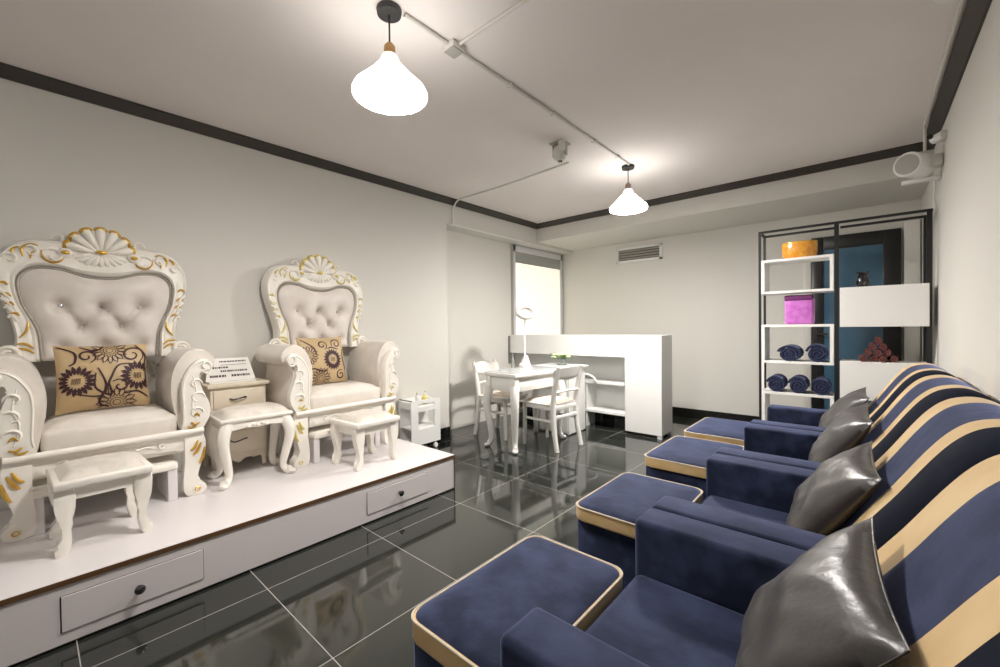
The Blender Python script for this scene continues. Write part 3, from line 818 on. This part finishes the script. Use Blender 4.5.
# price card on the cabinet
t = thing('price_card', 'slanted white printed card stand on top of the cream cabinet', 'sign', (-3.215, .935, PZ + .59), math.radians(-4))
lean = -.55
def onp(u, w_, d=0.0):      # card local -> tilted plane
    return (w_ * math.sin(lean) + d * math.cos(lean), u, .012 + w_ * math.cos(lean) - d * math.sin(lean))
def card_fn(a, b, d): return onp(a * (1 - .0 * b), b, d)
hw, hh = .138, .172
MB().prism([(-hw - .015, 0), (hw + .005, 0), (hw - .02, hh), (-hw + .02, hh)], card_fn, -.003, .003).build('card', 'card', t, None)
MB().box(-.02, .06, -.14, .13, .0, .013, 0, .003).build('stand_base', 'card', t, None)
ink = MB()
rn = random.Random(4)
for (w0, u0, u1, th) in ((.140, -.06, .10, .011), (.118, -.06, .10, .003), (.094, -.105, -.01, .013), (.066, -.06, .10, .013), (.028, -.125, -.03, .016), (.028, .0, .11, .016)):
    u = u0
    while u < u1:
        l = rn.uniform(.005, .014) if th > .003 else u1 - u0
        vs = [onp(u, w0, .0036), onp(min(u + l, u1), w0, .0036), onp(min(u + l, u1), w0 + th, .0036), onp(u, w0 + th, .0036)]
        ink.raw(vs, [[0, 1, 2, 3]])
        u += l + rn.uniform(.002, .005)
ink.build('print', 'ink', t, None)

# trolley by the platform end
t = thing('trolley', 'small white rolling trolley with hand slot at the right end of the platform', 'trolley', (-3.30, 2.60, 0))
tx0, tx1, ty0, ty1 = -.10, .10, -.18, .18
fr = MB()
def panel(outline, holes): pass
ox = tx1 - .012
for (a, b, c_, d_) in ((ty0, ty0 + .085, .07, .50), (ty1 - .075, ty1, .07, .50), (ty0 + .085, ty1 - .075, .07, .22), (ty0 + .085, ty1 - .075, .39, .435), (ty0 + .085, ty1 - .075, .465, .50), ):
    fr.box(ox, tx1, a, b, c_, d_)
fr.build('end_panel', 'plastic_bright', t, None)
MB().box(tx0, tx0 + .012, ty0, ty1, .07, .50).build('end_panel', 'plastic_bright', t, None)
for z in (.075, .22): MB().box(tx0 + .012, ox, ty0 + .01, ty1 - .01, z, z + .014).build('tray', 'plastic_bright', t, None)
mb = MB().box(tx0 + .012, ox, ty0 + .005, ty1 - .005, .435, .447); mb.box(tx0 + .012, ox, ty0, ty0 + .008, .42, .485); mb.box(tx0 + .012, ox, ty1 - .008, ty1, .42, .485)
mb.build('top_tray', 'plastic_bright', t, None)
MB().tube([(tx0, ty0 + .01, .50), (tx1, ty0 + .01, .50)], .006, 8).build('rail', 'chrome', t)
for sx in (tx0 + .02, tx1 - .02):
    for sy in (ty0 + .03, ty1 - .05):
        w_ = MB().lathe([(0, -.012), (.022, -.012), (.026, -.006), (.026, .006), (.022, .012), (0, .012)], (sx, sy, .026), 16, axis='x'); w_.tube([(sx, sy, .03), (sx, sy, .072)], .007, 6)
        w_.build('castor', 'plastic_bright', t)
b = thing('bottle', 'small white bottle on top of the trolley', 'bottle', (-3.27, 2.55, .4475), 0)
MB().lathe([(0, 0), (.022, 0), (.023, .004), (.023, .075), (.010, .09), (.009, .10), (0, .10)], n=16).build('body', 'plastic_bright', b)
MB().lathe([(0, .098), (.012, .098), (.012, .12), (0, .121)], n=14).build('cap', 'plastic', b)
b = thing('bottle', 'yellow pump bottle on top of the trolley', 'bottle', (-3.26, 2.63, .4475), 0)
MB().lathe([(0, 0), (.03, 0), (.031, .004), (.031, .07), (.012, .085), (.010, .095), (0, .095)], n=16).build('body', 'yellow', b)
mb = MB().lathe([(0, .093), (.010, .093), (.006, .10), (.005, .125), (0, .126)], n=12); mb.tube([(0, 0, .125), (.03, 0, .123)], .005, 6); mb.build('pump', 'plastic_bright', b)

# ------------------------------------------------------------------ reception counter, desk return, nail table, chairs
CO = (-2.6, 4.57, 0)
t = thing('reception_counter', 'white reception counter with open shelves in front of the back wall', 'counter', CO)
cl, crr, cf, cb = -3.615, -1.585, 4.41, 4.73
off(MB().box(cl, crr, cf, cf + .03, .845, 1.0895, 0, .002).box(cl, crr, cf + .03, cb, 1.06, 1.0895, 0, .002), CO).build('top_fascia', 'counter', t, None)
off(MB().box(-1.985, crr, cf, cb, .035, .846, 0, .002).box(crr - .03, crr, cf + .03, cb, .84, 1.062), CO).build('end_cabinet', 'counter', t, None)
off(MB().box(-1.95, crr - .04, cf + .04, cb - .03, 0, .035), CO).build('plinth', 'gap', t, None)
off(MB().box(crr - .05, crr - .005, cf + .005, cf + .05, 0, .035).box(crr - .05, crr - .005, cb - .05, cb - .005, 0, .035), CO).build('foot', 'alu', t, None)
off(MB().box(cl, -1.985, cb - .02, cb, .16, 1.062), CO).build('back_panel', 'counter', t, None)
for z in (.545, .205):
    off(MB().box(cl, -1.985, 4.47, cb - .02, z - .028, z, 0, .002), CO).build('shelf', 'counter', t, None)
off(MB().box(-2.51, -2.49, 4.48, cb - .02, .0, .52), CO).build('divider', 'counter', t, None)
off(MB().box(cl, -1.99, cb - .06, cb - .04, .0, .17), CO).build('black_panel', 'skirting', t, None)  # black sheet filling the space below the lower shelf
off(MB().box(cl, cl + .02, 4.44, cb, .0, 1.06), CO).build('side_panel', 'counter', t, None)
off(MB().box(XREC + .002, cl - .001, 4.385, 4.43, .70, 1.075), CO).build('dark_end_strip', 'grey_strip', t, None)  # dark grey strip between the recess wall and the counter end
mb = MB(); mb.tube([(-2.50 + .135 * math.sin(a), 4.46, .545 + .075 * math.cos(a)) for a in [k * PI / 2 / 12 for k in range(13)]], .014, 8)
off(mb, CO).build('curved_arm', 'counter', t)  # chair-like curved arm, added onto the counter shelf

DO = (-2.615, 4.11, 0)
t = thing('side_desk', 'low white pedestal desk between nail table and counter, holding the flowers', 'desk', DO)
off(MB().box(-2.815, -2.415, 3.95, 4.30, .012, .725, 0, .002), DO).build('pedestal', 'counter', t, None)
off(MB().box(-2.90, -2.385, 3.89, 4.33, .726, .75, 0, .006), DO).build('top', 'counter', t, 50)
for k in range(3): off(MB().box(-2.80, -2.43, 3.944, 3.951, .03 + k * .23, .25 + k * .23, 0, .002), DO).build('drawer', 'counter', t, None)
for sx in (-2.78, -2.45):
    for sy in (3.98, 4.27): off(MB().lathe([(0, 0), (.02, 0), (.02, .014), (0, .014)], (sx, sy, 0), 12), DO).build('foot', 'alu', t)
v = thing('flower_vase', 'small glass vase of pale green flowers on the side desk', 'vase', (-2.61, 4.12, .75))
v.scale = (1.3, 1.3, 1.15)
MB().lathe([(0, 0), (.040, 0), (.044, .004), (.047, .075), (.044, .075), (.040, .008), (0, .008)], n=20).build('glass_vase', 'glass', v)
fl = MB(); lf = MB(); rn = random.Random(5)
for k in range(16):
    a = rn.uniform(0, 2 * PI); r = rn.uniform(.01, .085); z = .115 - r * .35 + rn.uniform(-.01, .02)
    for j in range(5):
        b = 2 * PI * j / 5
        fl.ell((r * math.cos(a) + .012 * math.cos(b), r * math.sin(a) + .012 * math.sin(b), z + .004), (.013, .009, .006), (0, 0, b), 0, 8, 6)
    lf.tube([(0, 0, .02), (r * .6 * math.cos(a), r * .6 * math.sin(a), .08), (r * math.cos(a), r * math.sin(a), z)], .002, 5)
for k in range(10):
    a = rn.uniform(0, 2 * PI); lf.ell((.075 * math.cos(a), .075 * math.sin(a), .08 + rn.uniform(-.01, .02)), (.032, .012, .003), (0, -.4, a), 0, 8, 6)
lf.ell((-.085, -.02, .105), (.035, .012, .003), (0, .5, .3), 0, 8, 6)
fl.build('flowers', 'petal', v, 60); lf.build('leaves', 'leaf', v, 60)

t = thing('nail_table', 'white nail table with curved legs and glass top in front of the counter', 'table', (-2.628, 3.455, 0), math.radians(-3.5))
hx, hy = .212, .395
for sx in (1, -1):
    for sy in (1, -1):
        mb = MB(); cabriole(mb, sx * (hx - .05), sy * (hy - .04), sx * .72, sy * .72, .62, .050, 1.35); mb.build('leg', 'lacquer', t, 60)
mb = MB()
for sx in (1, -1): mb.box(sx * (hx - .04) - .01, sx * (hx - .04) + .01, -hy + .03, hy - .03, .575, .712, 0, .003)
for sy in (1, -1): mb.box(-hx + .03, hx - .03, sy * (hy - .035) - .01, sy * (hy - .035) + .01, .575, .712, 0, .003)
for sx in (1, -1):
    for sy in (1, -1): mb.box(sx * (hx - .045) - .03, sx * (hx - .045) + .03, sy * (hy - .04) - .03, sy * (hy - .04) + .03, .575, .715, 0, .006)
mb.build('apron', 'lacquer', t, 50)
MB().box(-hx, hx, -hy, hy, .712, .752, 0, .010, 3).build('table_top', 'lacquer', t, 50)
MB().box(-hx + .02, hx - .02, -hy + .02, hy - .02, .752, .7575, 0, .002, 1).build('glass_sheet', 'glass_top', t, None)
t = thing('ring_lamp', 'white ring magnifier lamp standing on the nail table', 'lamp', (-2.765, 3.64, .7575))
mb = MB().lathe([(0, 0), (.058, 0), (.060, .006), (.05, .03), (.032, .09), (.022, .125), (0, .13)], n=20); mb.build('base', 'plastic_bright', t, 50)
stp = [(-.012, 0, .10), (-.016, 0, .25), (-.014, .0, .42), (-.005, -.0, .54)]
MB().tube(spline(stp, 6), .0095, 8).build('stem', 'plastic_bright', t)
mb = MB()
ang = Euler((math.radians(42), math.radians(4), math.radians(40))).to_matrix()
for (r0, r1) in ((.060, .024),):
    ring_pts = [Vector((0, .0, .60)) + ang @ Vector(((.088 * math.cos(a)), .088 * math.sin(a), 0)) for a in [k * PI / 16 for k in range(32)]]
    mb.tube(ring_pts, .026, 8, closed=True)
mb.tube([(-.006, 0, .53), (-.004, .0, .55), (.0, .01, .575)], .013, 8)
mb.build('ring_head', 'plastic', t, 60)
mb = MB().box(-.05, -.02, -.06, -.03, 0, .045, 0, .006); mb.tube([(-.03, -.045, .04), (-.02, -.035, .09)], .005, 6); mb.build('switch_arm', 'plastic', t)

def wooden_chair(label, loc, rz):
    t = thing('dining_chair', label, 'chair', loc, rz, 'white chairs at the nail table')
    for sy in (1, -1):
        path = spline([(-.225, sy * .192, 0), (-.185, sy * .186, .22), (-.175, sy * .183, .45), (-.20, sy * .182, .62), (-.245, sy * .180, .81)], 5)
        MB().tube(path, [.023] * 4 + [.027] * 10 + [.025] * 4 + [.021] * 3, 8, square=False).build('rear_leg', 'lacquer', t, 60)
        MB().tube([(.205, sy * .178, 0), (.195, sy * .178, .43)], [.017, .023], 8, square=False).build('front_leg', 'lacquer', t, 60)
        MB().box(-.175, .195, sy * .18 - .010, sy * .18 + .010, .265, .29, 0, .005).build('side_stretcher', 'lacquer', t, 50)
    MB().box(.187, .207, -.178, .178, .385, .43, 0, .004).box(-.185, -.165, -.18, .18, .385, .43, 0, .004).box(-.17, .19, .168, .188, .385, .43, 0, .004).box(-.17, .19, -.188, -.168, .385, .43, 0, .004).build('seat_frame', 'lacquer', t, 50)
    MB().box(-.195, -.175, -.18, .18, .30, .335, 0, .006).build('rear_stretcher', 'lacquer', t, 50)
    MB().box(-.18, .225, -.205, .205, .43, .447, 0, .008).build('seat', 'lacquer', t, 50)
    mb = MB(); 
    def f(u, v):
        a, b = 2 * u - 1, 2 * v - 1
        return (.02 + .185 * a, .19 * b * (1 - .05 * (1 + a)), .446 + .026 * max((1 - a ** 6) * (1 - b ** 6), 0) ** .5)
    mb.grid(f, 14, 14); mb.build('seat_pad', 'pad', t, 70)
    # curved top plate
    mb = MB()
    def g(u, v):
        y = .205 * (2 * u - 1); z0 = .675 + .025 * (2 * u - 1) ** 2; z1 = .805 - .018 * (2 * u - 1) ** 2
        if v < .5: z = z0 + (z1 - z0) * (v * 2)
        else: z = z1 + (z0 - z1) * ((v - .5) * 2)
        x = -.195 - .05 * (z - .70) / .12 * .6 - .035 * (1 - (2 * u - 1) ** 2) + (.008 if v < .5 else -.008)
        return (x, y, z)
    mb.grid(g, 16, 12, closed_v=True)
    mb.build('backrest', 'lacquer', t, 60, recalc=True)
    mb = MB(); mb.tube([Vector(v) for v in spline([(-.20, -.18, .565), (-.222, 0, .575), (-.20, .18, .565)], 6)], .013, 8); mb.build('back_rail', 'lacquer', t)
    return t
wooden_chair('white wooden chair with its back to the sofas, right of the nail table', (-2.385, 3.555, 0), math.radians(180 - 5.5))
wooden_chair('white wooden chair by the left wall, left of the nail table', (-3.05, 3.55, 0), math.radians(2))

# ------------------------------------------------------------------ black shelf with its contents
SY0, SY1 = 4.50, 4.765
SO = (-.185, 4.62, 0)
t = thing('shelf_unit', 'tall black metal shelf unit with white boxes at the end of the sofas', 'shelf', SO)
sx0, sx1, smx, stp = -.735, .372, -.197, 2.04
B = .019
for (xa, nm) in ((sx0, 0), (smx, 1), (sx1 - .034, 2)):
    ww = (B, .030, .030)[nm]
    for ya in ((SY0, SY1 - B) if nm != 1 else (SY0,)):
        off(MB().box(xa, xa + ww, ya, ya + B, 0, stp), SO).build('post', 'black_metal', t, None)
for ya in (SY0, SY1 - B):
    off(MB().box(sx0 + B, smx, ya, ya + B, stp - B, stp).box(smx + .030, sx1 - .030, ya, ya + B, stp - B, stp), SO).build('top_bar', 'black_metal', t, None)
for xa in (sx0, sx1 - B):
    off(MB().box(xa, xa + B, SY0 + B, SY1 - B, stp - B, stp), SO).build('top_bar', 'black_metal', t, None)
off(MB().box(sx0 + B, sx1 - .034, SY0, SY0 + B, .08, .08 + B).box(sx0 + B, sx1 - .034, SY1 - B, SY1, .08, .08 + B), SO).build('bottom_bar', 'black_metal', t, None)
LZ = [1.775, 1.49, 1.19, .865, .585, .30]
lx0, lx1 = sx0 + B + .001, smx - .003
for k, z in enumerate(LZ):
    off(MB().box(lx0, lx1, SY0 + .002, SY1 - .002, z - .022, z, 0, .001, 1), SO).build('white_shelf', 'shelf_white', t, None)
for k in (0, 2, 4):
    for xa in (lx0, lx1 - .026):
        off(MB().box(xa, xa + .026, SY0 + .002, SY1 - .002, LZ[k + 1] + .0005, LZ[k] - .0225, 0, .001, 1), SO).build('white_side', 'shelf_white', t, None)
off(MB().box(lx0, lx0 + .02, SY0 + .002, SY0 + .03, LZ[4], LZ[3] - .0225), SO).build('white_side', 'shelf_white', t, None)
for (a, b) in ((1.165, 1.488), (.574, .885)):
    off(MB().box(smx + .036, sx1 - .020, SY0 - .012, SY1 - .03, a, b, 0, .003), SO).build('white_box', 'shelf_white', t, None)

v = thing('amber_bowl', 'amber mosaic glass bowl on the topmost white shelf', 'bowl', (-.44, 4.60, 1.776))
def oval(mb, prof, sx, sy, n=36):
    tmp = MB().lathe(prof, n=n); mb.raw([(a * sx, b * sy, c_) for a, b, c_ in tmp.v], tmp.f)
mb = MB(); oval(mb, [(0, 0), (.108, 0), (.122, .014), (.129, .06), (.130, .115), (.126, .138), (.120, .138), (.122, .10), (.114, .03), (.10, .012), (0, .01)], 1.0, .70)
mb.build('bowl', 'amber', v, 50)
mb = MB(); mb.tube([(.126 * math.cos(a), .088 * math.sin(a), .138) for a in [k * PI / 18 for k in range(36)]], .004, 6, closed=True); mb.build('rim', 'gold', v)
v = thing('purple_towel', 'upright folded purple towel on the second white shelf bay', 'towel', (-.44, 4.60, 1.191))
mb = MB()
mb.box(-.105, .105, -.055, .055, 0, .235, 0, .022, 3)
mb.build('folded_towel', 'purple', v, 60)
MB().box(-.108, .10, -.062, .058, .205, .258, 0, .018, 3).build('top_fold', 'purple_dark', v, 60)

def roll(mb, r, L, turns, n=None, c=(0, 0, 0), th=None):
    """towel rolled up: a spiral band extruded along y"""
    n = n or int(turns * 16)
    th = th or r / (turns + .6) * .86
    vs = []; fs = []
    for i in range(n + 1):
        a = 2 * PI * turns * i / n; rad = .25 * th + (r - .25 * th) * (i / n)
        for rr in (max(rad - th, 0.0005), rad):
            for y in (-L / 2, L / 2):
                vs.append((c[0] + rr * math.cos(a + 1), c[1] + y, c[2] + rr * math.sin(a + 1)))
    for i in range(n):
        A = 4 * i; Bq = 4 * (i + 1)
        fs += [[A, Bq, Bq + 1, A + 1], [A + 2, A + 3, Bq + 3, Bq + 2], [A, A + 2, Bq + 2, Bq], [A + 1, Bq + 1, Bq + 3, A + 3]]
    fs += [[0, 1, 3, 2], [4 * n, 4 * n + 2, 4 * n + 3, 4 * n + 1]]
    mb.raw(vs, fs)
def towel(label, x, z, r, sq, rz=0):
    mb = MB(); roll(mb, r, .23, 3.3)
    zs = min(q[2] for q in mb.v)
    mb.v = [(a, b + .012 * math.cos(9 * a), (c_ - zs) * sq) for a, b, c_ in mb.v]
    o = mb.build('rolled_towel', 'towel', None, 50, recalc=True)
    o.location = (x, 4.608, z); o.rotation_euler = (0, 0, rz)
    tag(o, label, 'towel', 'rolled navy towels on the shelf')
towel('rolled navy towel, left of the pair on the middle shelf', -.505, .866, .098, .82)
towel('rolled navy towel, right of the pair on the middle shelf', -.315, .866, .088, 1.0, .05)
towel('rolled navy towel, leftmost of three on the lower shelf', -.608, .586, .078, 1.05)
towel('rolled navy towel, middle of three on the lower shelf', -.446, .586, .080, 1.04)
towel('rolled navy towel, rightmost of three on the lower shelf', -.286, .586, .076, 1.05, .03)

v = thing('candle_vase', 'small black patterned vase on top of the upper white box', 'vase', (-.02, 4.60, 1.489))
MB().lathe([(0, 0), (.034, 0), (.042, .02), (.044, .045), (.036, .08), (.027, .098), (.03, .108), (.043, .118), (.043, .124), (.036, .124), (.026, .11), (0, .105)], n=24).build('body', 'vase_dark', v)
sp = [(0, r_, c_) for r_, c_ in ()]
px = .165; wr = .032
lab = {0: 'bottom', 1: 'second', 2: 'third', 3: 'top'}
pos = []
for row, cnt in enumerate((4, 3, 2, 1)):
    for k in range(cnt):
        pos.append((row, k, cnt, .066 + (k - (cnt - 1) / 2) * .058 + rn.uniform(-.004, .004), row * .048))
ordn = ['leftmost', 'second from left', 'third from left', 'rightmost']
for (row, k, cnt, x, dz) in pos:
    mb = MB(); roll(mb, .0305, .17, 2.2)
    zs = min(q[2] for q in mb.v)
    mb.v = [(a, b, c_ - zs) for a, b, c_ in mb.v]
    o = mb.build('rolled_washcloth', 'cloth', None, 50, recalc=True)
    o.location = (x, 4.58 + rn.uniform(-.015, .01), .886 + dz); o.rotation_euler = (0, rn.uniform(0, .0), rn.uniform(-.06, .06))
    nm = ordn[k] if cnt == 4 else (('leftmost', 'middle', 'rightmost')[k] if cnt == 3 else (('left', 'right')[k] if cnt == 2 else 'single'))
    tag(o, 'rolled maroon washcloth, %s in the %s row of the pyramid' % (nm, lab[row]), 'washcloth', 'rolled washcloths in a pyramid')

# ------------------------------------------------------------------ recliner sofas with ottomans and satin pillows
PITCH_Y, SY_ = 0.775, 0.60
PROF = [(-.52, .45), (-.30, .462), (-.14, .462)]
BACK = [(-.16, .40), (-.12, .455), (-.06, .55), (.005, .66), (.06, .745), (.118, .842), (.16, .902), (.20, .938), (.245, .953), (.285, .951), (.325, .93), (.36, .895), (.385, .84), (.388, .60), (.385, .10)]
def sofa(label, yc):
    t = thing('recliner_sofa', label, 'sofa', (-.07, yc, 0), 0, 'recliner sofas along the right wall')
    hw = PITCH_Y / 2 - .0015
    D = .07
    MB().box(-.505 + D, .38 + D, -hw + .01, hw - .01, .03, .33, 0, .01).build('base', 'navy_dark', t, 50)
    mb = MB().box(-.525 + D, -.05 + D, -hw + .133, hw - .133, .33, .452, 0, .028, 4); mb.build('seat_cushion', 'navy', t, 60)
    for sg in (1, -1):
        y0, y1 = (hw - .130, hw) if sg > 0 else (-hw, -hw + .130)
        ar = MB().box(-.536 + D, .02 + D, y0, y1, .04, .602, 0, .018, 3).build('arm', 'navy', t, 60)
    # striped backrest: profile swept across, crowned edges
    q = [(v.x, v.z) for v in spline([(a, 0, b) for a, b in BACK], 4)]
    nq = len(q)
    cum = [0, .15, .255, .54, .69, PITCH_Y]
    ys = []
    for a, b in zip(cum[:-1], cum[1:]):
        n = 5
        ys += [a + (b - a) * k / n for k in range(n)]
    ys.append(PITCH_Y); ny = len(ys)
    def P(i, j):
        x, z = q[i]; y = ys[j]
        e = min(y, PITCH_Y - y) / .11
        dr = .05 * max(0, 1 - min(e, 1)) ** 2.2
        a0 = q[max(i - 1, 0)]; a1 = q[min(i + 1, nq - 1)]
        tx, tz = a1[0] - a0[0], a1[1] - a0[1]; l = math.hypot(tx, tz)
        nx, nz = tz / l, -tx / l               # inward normal
        if x > .36: nx, nz = 0, 0
        return (x + nx * dr + D, y - PITCH_Y / 2 + (.0015 if j == 0 else (-.0015 if j == ny - 1 else 0)), z + nz * dr)
    vs = [P(i, j) for i in range(nq) for j in range(ny)]
    fs = []; ms = []
    for i in range(nq - 1):
        for j in range(ny - 1):
            fs.append([i * ny + j, i * ny + j + 1, (i + 1) * ny + j + 1, (i + 1) * ny + j])
            ym = (ys[j] + ys[j + 1]) / 2
            ms.append(2 if ym < cum[1] or ym > cum[4] else (1 if ym < cum[2] or ym > cum[3] else 0))
    for j in (0, ny - 1):
        fs.append([i * ny + j for i in range(nq)]); ms.append(2)
    mb = MB().raw(vs, fs, ms)
    mb.build('backrest', ['navy', 'cream_velvet', 'navy_dark'], t, 60, recalc=True)
    return t
names = ['navy velvet recliner with striped back, closest to the camera', 'navy velvet recliner with striped back, second from the camera', 'navy velvet recliner with striped back, third from the camera', 'navy velvet recliner with striped back, farthest, beside the black shelf']
for k in range(4): sofa(names[k], SY_ + PITCH_Y * (k + .5))
OT = [(-.905, -.548, .655, 1.225), (-.925, -.548, 1.53, 2.06), (-.965, -.548, 2.37, 2.955), (-.97, -.548, 3.10, 3.70)]
onames = ['navy ottoman with cream band, closest to the camera', 'navy ottoman with cream band, second from the camera', 'navy ottoman with cream band, third from the camera', 'navy ottoman with cream band, farthest, near the counter end']
for (x0, x1, y0, y1), lb in zip(OT, onames):
    cx, cy = (x0 + x1) / 2, (y0 + y1) / 2
    t = thing('ottoman', lb, 'ottoman', (cx, cy, 0), 0, 'ottomans before the recliners')
    hx, hy = (x1 - x0) / 2, (y1 - y0) / 2
    MB().box(-hx + .012, hx - .012, -hy + .012, hy - .012, .02, .388, 0, .012).build('base', 'navy', t, 50)
    def rr(hx, hy, r, n=6):
        o = []
        for (sx, sy, a0) in ((1, 1, 0), (-1, 1, PI / 2), (-1, -1, PI), (1, -1, 1.5 * PI)):
            for k in range(n + 1):
                a = a0 + PI / 2 * k / n
                o.append((sx * (hx - r) + r * math.cos(a), sy * (hy - r) + r * math.sin(a)))
        return o
    MB().prism(rr(hx, hy, .045), lambda a, b, d: (a, b, d), .388, .443, .006, 2).build('cushion_band', 'cream_velvet', t, 50)
    mb = MB()
    ring = rr(hx - .004, hy - .004, .045)
    for (s, z) in ((1.0, .440), (.975, .4465), (.90, .4525), (.7, .4575), (.35, .460)):
        pass
    lv = [(1.0, .440), (.975, .447), (.90, .453), (.7, .4575), (.35, .460), (.02, .460)]
    vs = [(a * s, b * s, z) for s, z in lv for a, b in ring]; n = len(ring)
    fs = [[i * n + k, i * n + (k + 1) % n, (i + 1) * n + (k + 1) % n, (i + 1) * n + k] for i in range(len(lv) - 1) for k in range(n)] + [[(len(lv) - 1) * n + k for k in range(n)]]
    mb.raw(vs, fs); mb.build('cushion_top', 'navy', t, 60)
    mb = MB(); mb.tube([(a, b, .443) for a, b in rr(hx, hy, .045)], .0032, 6, closed=True); mb.build('piping', 'piping', t)
    for sx in (1, -1):
        for sy in (1, -1): MB().lathe([(0, 0), (.02, 0), (.022, .02), (0, .02)], (sx * (hx - .05), sy * (hy - .05), 0), 12).build('foot', 'black_metal', t)

def satin(label, loc, rot, w, h, th, seed):
    f0 = pillow_fn(w, h, th, .085, .010, seed)
    def fn(u, v, side):                      # flatter where it leans on the backrest
        p = f0(u, v, side)
        return Vector((p.x * (.55 if side > 0 else 1.0), p.y, p.z))
    mb = pillow_mesh(fn, 30)
    o = mb.build('satin_pillow', 'satin', None, 75, recalc=True)
    s_ = MB()
    e = [fn(a, b, 1) for a, b in [(-1 + 2 * k / 20, -1) for k in range(20)] + [(1, -1 + 2 * k / 20) for k in range(20)] + [(1 - 2 * k / 20, 1) for k in range(20)] + [(-1, 1 - 2 * k / 20) for k in range(20)]]
    s_.tube(e, .0018, 5, closed=True); s_.build('seam', 'satin', o)
    o.location = loc; o.rotation_euler = rot
    return tag(o, label, 'pillow', 'grey satin pillows on the recliners')
satin('shiny grey satin pillow on the recliner closest to the camera', (-.080, .985, .612), (math.radians(3), math.radians(33), math.radians(6)), .215, .195, .075, 1)
satin('shiny grey satin pillow on the second recliner from the camera', (-.085, 1.81, .605), (math.radians(3), math.radians(34), math.radians(4)), .21, .195, .075, 2)
satin('shiny grey satin pillow on the third recliner from the camera', (-.092, 2.60, .62), (math.radians(4), math.radians(32), math.radians(4)), .21, .20, .075, 5)
satin('shiny grey satin pillow on the farthest recliner beside the shelf', (-.105, 3.38, .615), (math.radians(2), math.radians(34), math.radians(3)), .21, .20, .075, 8)
